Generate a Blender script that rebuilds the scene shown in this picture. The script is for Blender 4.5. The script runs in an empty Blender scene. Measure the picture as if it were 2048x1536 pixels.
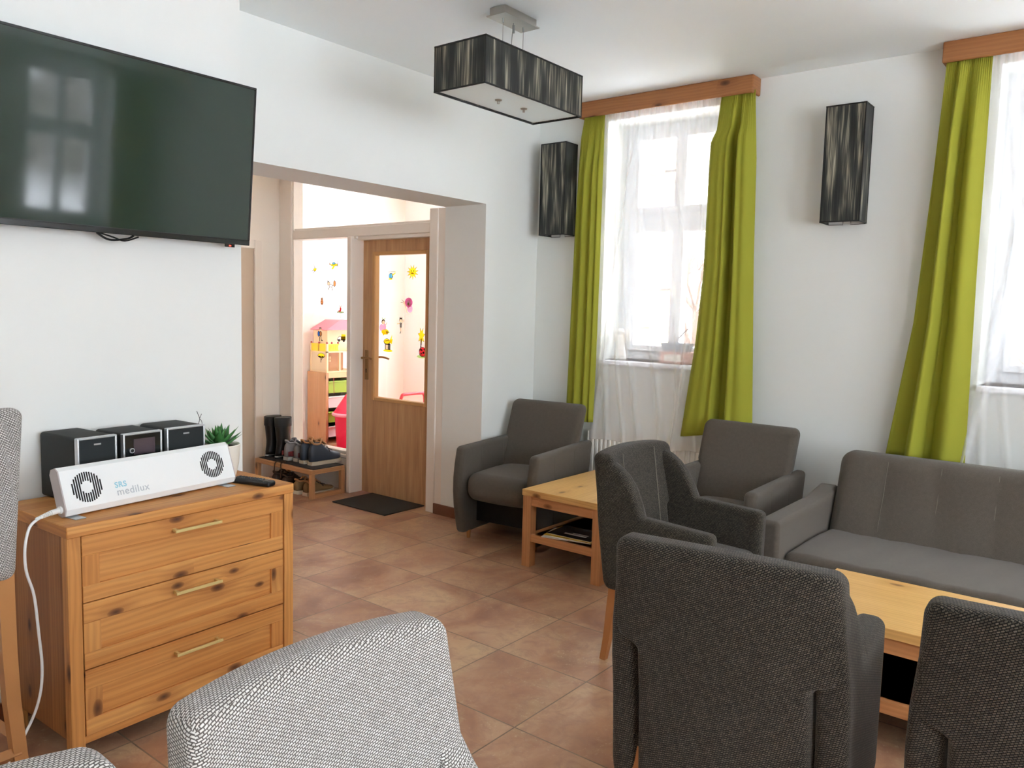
import bpy, bmesh, math, random
from mathutils import Vector, Matrix, Euler
PI = math.pi
random.seed(7)
SC = bpy.context.scene
COL = SC.collection
V = Vector

# ------------------------------------------------------------------ materials
def lin(h):
    h = h.lstrip('#')
    out = []
    for i in (0, 2, 4):
        c = int(h[i:i+2], 16) / 255
        out.append(c/12.92 if c <= .04045 else ((c+.055)/1.055)**2.4)
    return (*out, 1)

class NT:
    def __init__(s, name):
        s.m = bpy.data.materials.new(name); s.m.use_nodes = True
        s.t = s.m.node_tree; s.t.nodes.clear()
        s.out = s.n('ShaderNodeOutputMaterial')
    def n(s, typ, ins=None, **kw):
        nd = s.t.nodes.new(typ)
        for k, v in kw.items(): setattr(nd, k, v)
        for k, v in (ins or {}).items(): s.set(nd.inputs[k], v)
        return nd
    def set(s, sock, v):
        if isinstance(v, bpy.types.NodeSocket): s.t.links.new(v, sock)
        else: sock.default_value = v
    def bsdf(s, **ins):
        b = s.n('ShaderNodeBsdfPrincipled', {k.replace('_', ' '): v for k, v in ins.items()})
        s.t.links.new(b.outputs[0], s.out.inputs[0]); return b
    def math(s, op, a, b=0, c=0, clamp=False):
        m = s.n('ShaderNodeMath', {0: a, 1: b, 2: c}, operation=op); m.use_clamp = clamp
        return m.outputs[0]
    def mix(s, f, a, b, blend='MIX'):
        m = s.n('ShaderNodeMix', data_type='RGBA', blend_type=blend)
        s.set(m.inputs[0], f); s.set(m.inputs[6], a); s.set(m.inputs[7], b)
        return m.outputs[2]
    def ramp(s, f, *stops):
        r = s.n('ShaderNodeValToRGB', {0: f}); e = r.color_ramp.elements
        while len(e) < len(stops): e.new(.5)
        for el, (p, c) in zip(e, stops):
            el.position = p; el.color = c if len(c) == 4 else (*c, 1)
        return r.outputs[0]
    def coord(s, which='UV', loc=(0,0,0), scale=(1,1,1), rot=(0,0,0)):
        tc = s.n('ShaderNodeTexCoord')
        return s.n('ShaderNodeMapping', {0: tc.outputs[which], 1: loc, 2: rot, 3: scale}).outputs[0]
    def noise(s, vec, scale=5, detail=3, rough=.5, dist=0):
        return s.n('ShaderNodeTexNoise', {'Vector': vec, 'Scale': scale, 'Detail': detail, 'Roughness': rough, 'Distortion': dist}).outputs[0]
    def bump(s, h, strength=.3, dist=.002):
        return s.n('ShaderNodeBump', {'Height': h, 'Strength': strength, 'Distance': dist}).outputs[0]

MC = {}
def plain(name, hexc, rough=.5, metal=0., spec=.5, noise=0.):
    if name in MC: return MC[name]
    k = NT(name); c = lin(hexc)
    col = c
    if noise:
        f = k.noise(k.coord('Object'), 9, 4)
        col = k.mix(k.math('MULTIPLY', f, noise), c, (c[0]*.6, c[1]*.6, c[2]*.6, 1))
    k.bsdf(Base_Color=col, Roughness=rough, Metallic=metal, Specular_IOR_Level=spec)
    MC[name] = k.m; return k.m

def m_wall(name, hexc):
    k = NT(name); v = k.coord('Object')
    f = k.noise(v, 2.2, 4); g = k.noise(v, 170, 2)
    c = lin(hexc)
    k.bsdf(Base_Color=k.mix(f, c, (c[0]*.96, c[1]*.96, c[2]*.96, 1)), Roughness=.85, Normal=k.bump(g, .12, .001), Specular_IOR_Level=.25)
    return k.m

def m_pine(name, light, mid, dark, knot, rough=.42, plank=.085, tone=.5, knots=1.):
    k = NT(name)
    uv = k.coord('UV')
    sep = k.n('ShaderNodeSeparateXYZ', {0: uv})
    u, v = sep.outputs[0], sep.outputs[1]
    # planks glued side by side: one tone each
    pid = k.math('FLOOR', k.math('DIVIDE', v, plank))
    rnd = k.n('ShaderNodeTexWhiteNoise', {'W': pid}, noise_dimensions='1D').outputs[0]
    # knots
    kv = k.n('ShaderNodeCombineXYZ', {0: k.math('MULTIPLY', u, 4.2), 1: k.math('MULTIPLY', v, 8.5), 2: 0}).outputs[0]
    vor = k.n('ShaderNodeTexVoronoi', {'Vector': kv, 'Scale': 1, 'Randomness': 1}, voronoi_dimensions='2D')
    d = vor.outputs['Distance']
    pick = k.n('ShaderNodeSeparateColor', {0: vor.outputs['Color']}).outputs[0]
    size = k.math('MULTIPLY', k.math('GREATER_THAN', pick, 1-.45*knots), k.math('MULTIPLY_ADD', pick, .12, .02))
    kn = k.math('SUBTRACT', 1, k.math('DIVIDE', d, k.math('ADD', size, .0001)), clamp=True)
    halo = k.math('SUBTRACT', 1, k.math('DIVIDE', d, k.math('ADD', k.math('MULTIPLY', size, 3.2), .0001)), clamp=True)
    # grain bends round the knots
    warp = k.noise(k.n('ShaderNodeCombineXYZ', {0: k.math('MULTIPLY', u, 2.2), 1: k.math('MULTIPLY', v, 9), 2: pid}).outputs[0], 1, 3)
    vv = k.math('ADD', v, k.math('ADD', k.math('MULTIPLY', warp, .045), k.math('MULTIPLY', halo, .012)))
    vv = k.math('ADD', vv, k.math('MULTIPLY', rnd, 3.7))
    rings = k.math('SINE', k.math('ADD', k.math('MULTIPLY', vv, 330), k.math('MULTIPLY', k.noise(k.n('ShaderNodeCombineXYZ', {0: k.math('MULTIPLY', u, 1.5), 1: k.math('MULTIPLY', v, 40), 2: pid}).outputs[0], 1, 2), 9)))
    rings = k.math('MULTIPLY_ADD', rings, .5, .5)
    fine = k.noise(k.n('ShaderNodeCombineXYZ', {0: k.math('MULTIPLY', u, 5), 1: k.math('MULTIPLY', v, 330), 2: pid}).outputs[0], 1, 3)
    broad = k.noise(k.n('ShaderNodeCombineXYZ', {0: k.math('MULTIPLY', u, 1.3), 1: k.math('MULTIPLY', vv, 26), 2: pid}).outputs[0], 1, 2)
    c = k.mix(k.math('MULTIPLY', broad, 1.0), lin(light), lin(mid))
    c = k.mix(k.math('MULTIPLY', rnd, tone), c, lin(mid))
    c = k.mix(k.math('MULTIPLY', k.math('MULTIPLY', rings, fine), .55), c, lin(dark))
    c = k.mix(k.math('MULTIPLY', halo, .55), c, lin(dark))
    c = k.mix(k.math('MULTIPLY', k.math('POWER', kn, .5), .95), c, lin(knot))
    k.bsdf(Base_Color=c, Roughness=rough, Normal=k.bump(fine, .08, .001))
    return k.m

def m_fabric(name, a, b, gap, w=.006, h=.003, rot=.4, bump=.5, off=.5, mortar=.0007, rough=.9):
    k = NT(name)
    uv = k.coord('UV', rot=(0, 0, rot))
    jit = k.n('ShaderNodeTexNoise', {'Vector': uv, 'Scale': 120, 'Detail': 2})
    vec = k.n('ShaderNodeVectorMath', {0: uv, 1: k.n('ShaderNodeVectorMath', {0: jit.outputs[1], 3: .0018}, operation='SCALE').outputs[0]}, operation='ADD').outputs[0]
    br = k.n('ShaderNodeTexBrick', {'Vector': vec, 'Color1': lin(a), 'Color2': lin(b), 'Mortar': lin(gap), 'Scale': 1,
             'Mortar Size': mortar, 'Mortar Smooth': .6, 'Brick Width': w, 'Row Height': h}, offset=off)
    mott = k.noise(uv, 55, 4)
    col = k.mix(k.math('MULTIPLY', mott, .45), br.outputs[0], lin(gap))
    k.bsdf(Base_Color=col, Roughness=rough, Specular_IOR_Level=.15, Sheen_Weight=.15, Sheen_Roughness=.5,
           Normal=k.bump(k.math('SUBTRACT', 1, br.outputs[1]), bump, .0012))
    return k.m

def m_string():
    k = NT('string_shade')
    tc = k.coord('Object')
    n1 = k.noise(k.coord('Object', scale=(1, 1, .035)), 75, 3, .6)
    n2 = k.noise(k.coord('Object', scale=(1, 1, .01)), 420, 2, .6)
    n3 = k.noise(k.coord('Object', scale=(1, 1, .14)), 24, 2)
    f = k.math('MULTIPLY', k.math('MULTIPLY', n1, n2), k.math('MULTIPLY_ADD', n3, 1.9, -.12))
    c = k.ramp(f, (.14, lin('#1d201f')), (.23, lin('#3b3d38')), (.34, lin('#8f8b7a')), (.48, lin('#c2bda9')))
    k.bsdf(Base_Color=c, Roughness=.55, Normal=k.bump(n2, .3, .0006), Specular_IOR_Level=.4)
    return k.m

def m_floor():
    k = NT('floor_tiles')
    tc = k.coord('Object', loc=(-2.575+.455*12, -2.979+.449*20, 0))
    br = k.n('ShaderNodeTexBrick', {'Vector': tc, 'Color1': (0, 0, 0, 1), 'Color2': (1, 1, 1, 1), 'Mortar': (.5, .5, .5, 1), 'Scale': 1,
             'Mortar Size': .003, 'Mortar Smooth': .15, 'Brick Width': .455, 'Row Height': .449}, offset=0)
    rnd = br.outputs[0]; grout = br.outputs[1]
    off = k.n('ShaderNodeVectorMath', {0: k.n('ShaderNodeCombineXYZ', {0: k.math('MULTIPLY', rnd, 17), 1: k.math('MULTIPLY', rnd, 31), 2: 0}).outputs[0], 1: tc}, operation='ADD').outputs[0]
    big = k.noise(off, 2.6, 4, .55, .6)
    big2 = k.noise(k.n('ShaderNodeVectorMath', {0: off, 1: (7, 3, 1)}, operation='ADD').outputs[0], 3.4, 5, .6, 1.0)
    med = k.noise(off, 11, 6, .7, 1.2)
    spk = k.noise(off, 55, 5, .75)
    c = k.ramp(big, (.32, lin('#9a6c54')), (.45, lin('#b88b6b')), (.56, lin('#c69e7d')), (.72, lin('#d6b78e')))
    c = k.mix(k.ramp(big2, (.52, (0, 0, 0)), (.72, (.55, .55, .55))), c, lin('#cdb288'))
    c = k.mix(k.ramp(med, (.35, (.5, .5, .5)), (.55, (0, 0, 0))), c, lin('#9c725e'))
    c = k.mix(k.math('MULTIPLY', k.ramp(spk, (.56, (0, 0, 0)), (.70, (.8, .8, .8))), k.ramp(big2, (.45, (.1, .1, .1)), (.65, (1, 1, 1)))), c, lin('#e6d2b0'))
    c = k.mix(k.math('MULTIPLY', rnd, .28), c, lin('#a97c64'))
    c = k.mix(grout, c, k.mix(k.noise(tc, 6, 2), lin('#54402f'), lin('#a78d74')))
    h = k.math('SUBTRACT', k.math('MULTIPLY', spk, .25), grout)
    k.bsdf(Base_Color=c, Roughness=k.math('MULTIPLY_ADD', med, .25, .24), Normal=k.bump(h, .25, .002), Specular_IOR_Level=.45)
    return k.m

def m_cloth(name, hexc, transl=.25, wv=900):
    k = NT(name)
    v = k.coord('Object')
    f = k.noise(v, wv, 2)
    c = lin(hexc)
    col = k.mix(k.math('MULTIPLY', f, .25), c, (c[0]*.7, c[1]*.7, c[2]*.7, 1))
    nrm = k.bump(f, .12, .0006)
    d = k.n('ShaderNodeBsdfPrincipled', {'Base Color': col, 'Roughness': .8, 'Specular IOR Level': .15, 'Normal': nrm})
    t = k.n('ShaderNodeBsdfTranslucent', {0: col})
    mx = k.n('ShaderNodeMixShader', {0: transl, 1: d.outputs[0], 2: t.outputs[0]})
    k.t.links.new(mx.outputs[0], k.out.inputs[0]); return k.m

def m_sheer():
    k = NT('sheer_voile')
    tr = k.n('ShaderNodeBsdfTransparent', {0: (1, 1, 1, 1)})
    d = k.n('ShaderNodeBsdfDiffuse', {0: (.93, .92, .92, 1)})
    t = k.n('ShaderNodeBsdfTranslucent', {0: (.93, .93, .95, 1)})
    m1 = k.n('ShaderNodeMixShader', {0: .08, 1: d.outputs[0], 2: t.outputs[0]})
    lw = k.n('ShaderNodeLayerWeight', {0: .35})
    f = k.math('MULTIPLY_ADD', lw.outputs[1], .55, .27, clamp=True)
    m2 = k.n('ShaderNodeMixShader', {0: f, 1: tr.outputs[0], 2: m1.outputs[0]})
    k.t.links.new(m2.outputs[0], k.out.inputs[0]); return k.m

def m_glass(name='clear_glass', tint=(1, 1, 1, 1), refl=.07):
    k = NT(name)
    tr = k.n('ShaderNodeBsdfTransparent', {0: tint})
    g = k.n('ShaderNodeBsdfGlossy', {0: (1, 1, 1, 1), 1: .02})
    lw = k.n('ShaderNodeLayerWeight', {0: .12})
    f = k.math('MULTIPLY_ADD', lw.outputs[0], .5, refl*.4, clamp=True)
    mx = k.n('ShaderNodeMixShader', {0: f, 1: tr.outputs[0], 2: g.outputs[0]})
    k.t.links.new(mx.outputs[0], k.out.inputs[0]); return k.m

def m_snow():
    k = NT('snow')
    v = k.coord('Object')
    f = k.noise(v, .9, 6, .65)
    k.bsdf(Base_Color=k.ramp(f, (.5, lin('#f2f4f8')), (.66, lin('#d9d8da')), (.75, lin('#9a8b7e'))), Roughness=.8)
    return k.m

def m_hill():
    k = NT('dimmed_wooded_snow')
    f = k.noise(k.coord('Object', scale=(1, 1, .35)), .9, 8, .7)
    g = k.noise(k.coord('Object', scale=(1, 1, .15)), 3.5, 6, .7)
    c = k.ramp(k.math('MULTIPLY_ADD', g, .6, k.math('MULTIPLY', f, .4)), (.40, lin('#37312d')), (.50, lin('#5f5752')), (.62, lin('#b9b5b5')))  # wood and snow tones darkened to hold down the window brightness
    z = k.n('ShaderNodeSeparateXYZ', {0: k.coord('Object')}).outputs[2]
    c = k.mix(k.ramp(k.math('MULTIPLY_ADD', z, .35, .3), (.25, (0, 0, 0)), (.6, (1, 1, 1))), lin('#f4f5f8'), c)
    k.bsdf(Base_Color=c, Roughness=.85); return k.m

def m_door_oak():
    k = NT('oak_laminate')
    a = k.noise(k.coord('Object', scale=(1, 1, .02)), 160, 3, .6)
    b = k.noise(k.coord('Object', scale=(1, 1, .09)), 22, 3, .5, .6)
    f = k.math('MULTIPLY_ADD', b, .55, k.math('MULTIPLY', a, .45))
    k.bsdf(Base_Color=k.ramp(f, (.3, lin('#9c7450')), (.5, lin('#bd9368')), (.7, lin('#cfa87c'))), Roughness=.5)
    return k.m

def m_facade():
    k = NT('yellow_facade')
    br = k.n('ShaderNodeTexBrick', {'Vector': k.coord('Object', rot=(PI/2, 0, 0)), 'Color1': lin('#c9b27a'), 'Color2': lin('#c1a86c'), 'Mortar': lin('#8f7a4a'),
             'Scale': 1, 'Mortar Size': .012, 'Brick Width': 9, 'Row Height': .33})
    k.bsdf(Base_Color=br.outputs[0], Roughness=.9); return k.m

M = dict(
    wall=m_wall('wall_paint', '#e6e9e6'), ceil=m_wall('ceiling_paint', '#f3fafb'), hall=m_wall('hall_paint', '#f0eae0'), play=m_wall('playroom_paint', '#f4f2ee'),
    floor=m_floor(), skirt=plain('brown_tile_skirting', '#7d513c', .45, noise=.5),
    chest=m_pine('pine_chest', '#dfa964', '#c07f3e', '#8a5024', '#421f0d', .55, .087, .9),
    chest2=m_pine('pine_chest_side_shaded', '#b98148', '#8f5a2c', '#6b3d1b', '#3a1a0b', .55, .075, 1.0),  # darker side boards, with the side's shade mixed into the colour
    table=m_pine('pine_table', '#eac07c', '#dcab63', '#b57b40', '#6a3c1a', .33, .075, .35, .8),
    tleg=m_pine('pine_leg', '#d49b68', '#c48856', '#a06a3c', '#6a3c1a', .45, .2, .2, .25),
    pelmet=m_pine('pine_pelmet', '#ad7645', '#9c653a', '#7a4a28', '#43230f', .5, .3, .3, .8),
    bench=m_pine('pine_bench', '#c99a6a', '#b9875a', '#94663f', '#5a3a20', .5, .2, .2, .3),
    toyw=m_pine('pine_shelf', '#cfa377', '#bf8f63', '#9d7149', '#5f3a22', .5, .12, .4, .7),
    oak=plain('stained_beech', '#b47a48', .4, noise=.35), stoolw=plain('stool_beech', '#b8824e', .4, noise=.35),
    dark=m_fabric('charcoal_weave', '#6d6558', '#4a4339', '#15130f', .0075, .0045, .5, .9, .5, .0013),
    light=m_fabric('light_grey_weave', '#f4f3f0', '#dddbd6', '#5c5854', .0078, .0042, -.3, .8, .5, .0012),
    taupe=m_fabric('taupe_weave', '#716a60', '#645d54', '#433d36', .0026, .0015, .1, .3, .5, .0003),
    seam=plain('seam_thread', '#6f6a5f', .9), darkvoid=plain('recess_shade_black', '#171716', .9),
    string=m_string(), blackrim=plain('black_rim', '#0d0f10', .5), frost=plain('frosted_glass', '#e6f6f6', .35),
    chrome=plain('brushed_steel', '#b9b5ad', .3, 1), wire=plain('steel_wire', '#8f9290', .35, 1),
    green=m_cloth('lime_cloth', '#a2a33a', .1), sheer=m_sheer(), glass=m_glass(), white=plain('white_lacquer', '#ece9e4', .35),
    hallwhite=plain('cream_lacquer', '#e8e1d8', .4), upvc=plain('white_window_frame', '#e2e4e8', .4),
    blk=plain('black_plastic', '#15181a', .38), blkm=plain('matt_black', '#1c201f', .7, noise=.4), screen=plain('screen_glass', '#2a3830', .05, spec=.5),  # screen's green base also carries haze of the reflected room
    dev=plain('white_metal', '#e6eaea', .38), devside=plain('grey_metal', '#b5aeae', .5), slot=plain('slot_black', '#14110f', .8),
    brass=plain('pale_brass', '#dcc98a', .38, .35), oldbrass=plain('aged_brass', '#8f6f48', .35, .9),
    silver=plain('silver_trim', '#c9cdd0', .3, .7), grille=plain('speaker_cloth', '#1d2426', .85),
    snow=m_snow(), hill=m_hill(), facade=m_facade(), dooroak=m_door_oak(), rad=plain('radiator_enamel', '#e8e4dc', .35),
    rub=plain('black_rubber', '#111212', .28), navy=plain('navy_leather', '#3c4756', .5, noise=.5), sole=plain('cream_sole', '#cfc3ad', .7), sole2=plain('white_sole', '#b9bab3', .7),
    tan=plain('tan_lining', '#b08256', .7), brown=plain('brown_leather', '#4a3527', .55), lace=plain('black_lace', '#191718', .8),
    grey=plain('grey_mesh', '#8f8f93', .8, noise=.5), wine=plain('wine_fabric', '#7a2c2e', .7), olive=plain('olive_suede', '#8c7048', .8, noise=.4),
    felt=plain('dark_felt', '#2c2624', .95, noise=.6), matm=plain('mat_fibre', '#35302b', .95, noise=.6), twine=plain('brown_strap', '#4c3626', .8),
    lime=plain('lime_plastic', '#9dc23e', .4), wplast=plain('white_plastic', '#eceaea', .4), pink=plain('pink_plastic', '#e3154f', .35), pinkrim=plain('pale_pink_plastic', '#f0a2b4', .4),
    red=plain('red_mat', '#b3101d', .6), redh=plain('red_plastic', '#d1263b', .35), birch=plain('birch_ply', '#ecd2a6', .5, noise=.25), roof=plain('pink_roof', '#ec7f8e', .5),
    yell=plain('yellow_paint', '#f6d92c', .5), beige=plain('beige_panel', '#dcc7a4', .6), ball=plain('red_bead', '#a8323c', .4),
    pot=plain('white_ceramic', '#e9e4d8', .4), potmark=plain('pot_groove', '#5d4c38', .8), soil=plain('soil', '#2b211a', .95),
    paper=plain('paper', '#e6e1d8', .5), magdark=plain('magazine_dark', '#26211f', .35), magyel=plain('magazine_yellow', '#e0bd3a', .4),
    txtb=plain('pale_blue_print', '#8fc6d6', .5), txtg=plain('grey_print', '#b3bcc2', .5), cream=plain('cream_figure', '#efece6', .5), rose=plain('rose_card', '#c99a8d', .7), slate=plain('grey_planter', '#9aa3ad', .6),
    bark=plain('bark', '#5b4a3f', .9),
)
def m_leaf():
    k = NT('succulent_leaf'); v = k.coord('Object')
    k.bsdf(Base_Color=k.mix(k.noise(v, 60, 2), lin('#2f6b33'), lin('#4f8a48')), Roughness=.4); return k.m
M['leaf'] = m_leaf(); M['leaftip'] = plain('leaf_tip', '#6b3b28', .5)
def m_led():
    k = NT('standby_led'); e = k.n('ShaderNodeEmission', {0: (1, .05, .03, 1), 1: 1.2}); k.t.links.new(e.outputs[0], k.out.inputs[0]); return k.m
M['led'] = m_led()

# ------------------------------------------------------------------ mesh helpers
def add_uv(bm, grain=None):
    bm.normal_update()
    lo = [min(v.co[i] for v in bm.verts) for i in range(3)]; hi = [max(v.co[i] for v in bm.verts) for i in range(3)]
    if grain is None: grain = max(range(3), key=lambda i: hi[i]-lo[i])
    uvl = bm.loops.layers.uv.verify()
    ou, ov = random.uniform(0, 20), random.uniform(0, 20)
    for f in bm.faces:
        n = f.normal; ax = max(range(3), key=lambda i: abs(n[i]))
        oth = [i for i in range(3) if i != ax]
        if grain in oth: a, b = grain, [i for i in oth if i != grain][0]
        else: a, b = oth
        for l in f.loops: l[uvl].uv = (l.vert.co[a]+ou, l.vert.co[b]+ov+ax*.37)

def obj(name, bm, mat, parent=None, grain=None, smooth=False, loc=None, rot=None, uv=True, recalc=True):
    if recalc: bmesh.ops.recalc_face_normals(bm, faces=bm.faces)
    if uv: add_uv(bm, grain)
    me = bpy.data.meshes.new(name)
    bm.to_mesh(me); bm.free()
    for m in (mat if isinstance(mat, (list, tuple)) else [mat]): me.materials.append(m)
    if smooth:
        for p in me.polygons: p.use_smooth = True
        if smooth != 'all': me.set_sharp_from_angle(angle=math.radians(38))
    o = bpy.data.objects.new(name, me); COL.objects.link(o)
    if parent: o.parent = parent
    if loc: o.location = loc
    if rot: o.rotation_euler = rot
    return o

def tag(o, label=None, cat=None, group=None, kind=None):
    if label: o['label'] = label
    if cat: o['category'] = cat
    if group: o['group'] = group
    if kind: o['kind'] = kind
    return o
def thing(name, label, cat, loc=(0, 0, 0), rz=0, group=None):
    o = bpy.data.objects.new(name, None); COL.objects.link(o); o.empty_display_size = .1
    o.location = loc; o.rotation_euler = (0, 0, rz)
    return tag(o, label, cat, group)
def dup(root, loc, rz, label, group=None):
    r = root.copy(); COL.objects.link(r); r.location = loc; r.rotation_euler = (0, 0, rz); tag(r, label, None, group)
    for ch in list(root.children):
        c = ch.copy(); COL.objects.link(c); c.parent = r
        for g in list(ch.children):
            d = g.copy(); COL.objects.link(d); d.parent = c
    return r
def struct(name, bm, mat, parent=None, label=None, **kw):
    o = obj(name, bm, mat, parent, **kw)
    if parent is None: o['kind'] = 'structure'
    if label: o['label'] = label
    return o
def B(): return bmesh.new()

def box(bm, x0, x1, y0, y1, z0, z1, bev=0, f=None, mi=0, seg=1):
    m = Matrix.Translation(((x0+x1)/2, (y0+y1)/2, (z0+z1)/2)) @ Matrix.Diagonal((abs(x1-x0), abs(y1-y0), abs(z1-z0), 1))
    vs = bmesh.ops.create_cube(bm, size=1, matrix=m)['verts']
    fs = set(fc for v in vs for fc in v.link_faces)
    for fc in fs: fc.material_index = mi
    if bev:
        es = set(e for v in vs for e in v.link_edges)
        r = bmesh.ops.bevel(bm, geom=list(es), offset=bev, segments=seg, affect='EDGES', profile=.5)
        vs = list(set(v for fc in r['faces'] for v in fc.verts) | set(v for v in vs if v.is_valid))
        for fc in r['faces']: fc.material_index = mi
    if f:
        for v in vs: v.co = V(f(v.co))
    return vs

def rbox(bm, c, h, r, n=(1, 1, 1), seg=3, f=None, mi=0):
    r = min(r, min(h)*.999)
    ax = []
    for k in range(3):
        inner = h[k]-r
        out = [inner + r*math.tan(PI/4*i/seg) for i in range(1, seg+1)]
        mid = [-inner + 2*inner*i/n[k] for i in range(n[k]+1)]
        ax.append([-x for x in reversed(out)] + mid + out)
    N = [len(a) for a in ax]
    vm = {}
    def vert(i, j, l):
        key = (i, j, l)
        if key not in vm:
            p = V((ax[0][i], ax[1][j], ax[2][l]))
            q = V([max(-(h[k]-r), min(h[k]-r, p[k])) for k in range(3)])
            d = p-q
            p = q + d.normalized()*r if d.length > 1e-9 else p
            p = p + V(c)
            vm[key] = bm.verts.new(f(p) if f else p)
        return vm[key]
    for k in range(3):
        a, b = [i for i in range(3) if i != k]
        for side in (0, N[k]-1):
            for i in range(N[a]-1):
                for j in range(N[b]-1):
                    ids = []
                    for di, dj in ((0, 0), (1, 0), (1, 1), (0, 1)):
                        t = [0, 0, 0]; t[k] = side; t[a] = i+di; t[b] = j+dj
                        ids.append(vert(*t))
                    try: bm.faces.new(ids).material_index = mi
                    except ValueError: pass
    return vm.values()

def prism(bm, pts, axis, a0, a1, mi=0, f=None):
    """extrude a polygon (list of 2-D points) along an axis"""
    def P(p, a):
        q = {0: (a, p[0], p[1]), 1: (p[0], a, p[1]), 2: (p[0], p[1], a)}[axis]
        return f(V(q)) if f else q
    v0 = [bm.verts.new(P(p, a0)) for p in pts]; v1 = [bm.verts.new(P(p, a1)) for p in pts]
    n = len(pts)
    fs = [bm.faces.new(v0), bm.faces.new(v1)]
    for i in range(n): fs.append(bm.faces.new((v0[i], v0[(i+1) % n], v1[(i+1) % n], v1[i])))
    for x in fs: x.material_index = mi
    return v0+v1

def loft(bm, rings, cap=True, closed=True, mi=0):
    vr = [[bm.verts.new(p) for p in r] for r in rings]
    for a, b in zip(vr, vr[1:]):
        n = len(a)
        for i in range(n if closed else n-1):
            bm.faces.new((a[i], a[(i+1) % n], b[(i+1) % n], b[i])).material_index = mi
    if cap and closed:
        bm.faces.new(vr[0]).material_index = mi; bm.faces.new(vr[-1]).material_index = mi
    return vr

def tube(bm, pts, r, n=8, mi=0, sub=1):
    pts = [V(p) for p in pts]
    if sub > 1:
        out = []
        for i in range(len(pts)-1):
            p0 = pts[max(i-1, 0)]; p1 = pts[i]; p2 = pts[i+1]; p3 = pts[min(i+2, len(pts)-1)]
            for s in range(sub):
                t = s/sub
                out.append(.5*((2*p1) + (p2-p0)*t + (2*p0-5*p1+4*p2-p3)*t*t + (3*p1-p0-3*p2+p3)*t**3))
        pts = out + [pts[-1]]
    rings = []; a = None
    for i, p in enumerate(pts):
        d = (pts[min(i+1, len(pts)-1)] - pts[max(i-1, 0)]).normalized()
        if a is None:
            a = d.cross(V((0, 0, 1)))
            if a.length < .3: a = d.cross(V((1, 1, 0)))
        a = (a - d*a.dot(d)).normalized(); b = d.cross(a).normalized()
        rr = r(i/(len(pts)-1)) if callable(r) else r
        rings.append([p + a*math.cos(2*PI*k/n)*rr + b*math.sin(2*PI*k/n)*rr for k in range(n)])
    loft(bm, rings, mi=mi)

def lathe(bm, prof, c=(0, 0), n=24, mi=0, cap=True):
    loft(bm, [[(c[0]+r*math.cos(2*PI*k/n), c[1]+r*math.sin(2*PI*k/n), z) for k in range(n)] for r, z in prof], cap=cap, mi=mi)

def grid(bm, fn, nu, nv):
    vs = [[bm.verts.new(fn(i/nu, j/nv)) for i in range(nu+1)] for j in range(nv+1)]
    for j in range(nv):
        for i in range(nu): bm.faces.new((vs[j][i], vs[j][i+1], vs[j+1][i+1], vs[j+1][i]))

def one(fn, *a, **k):
    bm = B(); fn(bm, *a, **k); return bm
def ease(t): return t*t*(3-2*t)
def lerp(a, b, t): return a+(b-a)*t
def pw(x, pts):
    if x <= pts[0][0]: return pts[0][1]
    for (a, b), (c, d) in zip(pts, pts[1:]):
        if x <= c: return b+(d-b)*((x-a)/(c-a))
    return pts[-1][1]

# ------------------------------------------------------------------ room dimensions (metres)
H = 2.816                    # ceiling
XW, YO, YT = 4.59, 3.448, 2.97
XJ, YP = 4.026, 3.81         # opening's right jamb; back of the thick wall
YF = 5.70                    # far wall of the hall
XL, YB = -2.6, -3.2          # walls behind the camera
ZO = 2.135                   # opening's soffit
PX, PXE, PY0, PY1 = 4.10, 6.5, 3.81, 6.78   # playroom

# floor
struct('floor', one(box, XL-.4, PXE+.1, YB-.3, PY1+.1, -.12, 0), M['floor'], grain=0)
struct('ceiling', one(box, XL-.4, XW+.42, YB-.3, YP, H, H+.15), M['ceil'])
# wall the television hangs on, its end, and the thick wall above the opening
struct('wall_left', one(box, XL, 1.915, YT, YO, 0, H), M['wall'])
bm = B()
box(bm, XJ, XW+.42, YO, YP, 0, H)
box(bm, XL, XJ, YO, YP, ZO, H)
box(bm, XL, 1.4, YO, YP, 0, ZO)
struct('wall_back', bm, M['wall'])

def wall_with_windows(name, along, at0, at1, a0, a1, wins, mat):
    """a wall slab (thickness at0..at1) running along an axis with window openings (b0,b1,z0,z1)"""
    bm = B()
    def bx(p, q, z0, z1):
        if along == 'y': box(bm, at0, at1, p, q, z0, z1)
        else: box(bm, p, q, at0, at1, z0, z1)
    cur = a0
    for b0, b1, z0, z1 in sorted(wins):
        bx(cur, b0, 0, H); bx(b0, b1, 0, z0); bx(b0, b1, z1, H); cur = b1
    bx(cur, a1, 0, H)
    return struct(name, bm, mat)
ZS, ZH = 1.135, 2.70
W1 = (2.05, 2.89, ZS, ZH); W2 = (-.13, .66, ZS, ZH); W3 = (-2.45, -1.6, ZS, ZH)
wall_with_windows('wall_right', 'y', XW, XW+.42, YB, YO, [W1, W2], M['wall'])
WB1 = (3.29, 4.11, ZS, ZH); WB2 = (.75, 2.85, .7, ZH); WB3 = (-1.5, .2, .7, ZH)  # the two wide ones are unseen extra windows, placed and sized for fill light
wall_with_windows('wall_front', 'x', YB-.42, YB, XL, XW+.42, [WB1, WB2, WB3], M['wall'])

wall_with_windows('wall_far', 'y', XL-.3, XL, YB, YO, [], M['wall'])
# hall behind the opening
struct('wall_hall', one(box, 1.3, PX-.03, YF, YF+.12, 0, H), M['hall'])
struct('wall_hall_side', one(box, 1.3, 1.4, YP, YF, 0, H), M['hall'])
struct('ceiling_hall', one(box, 1.3, PX+.05, YP, YF+.12, 2.62, 2.7), M['hall'])
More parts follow.
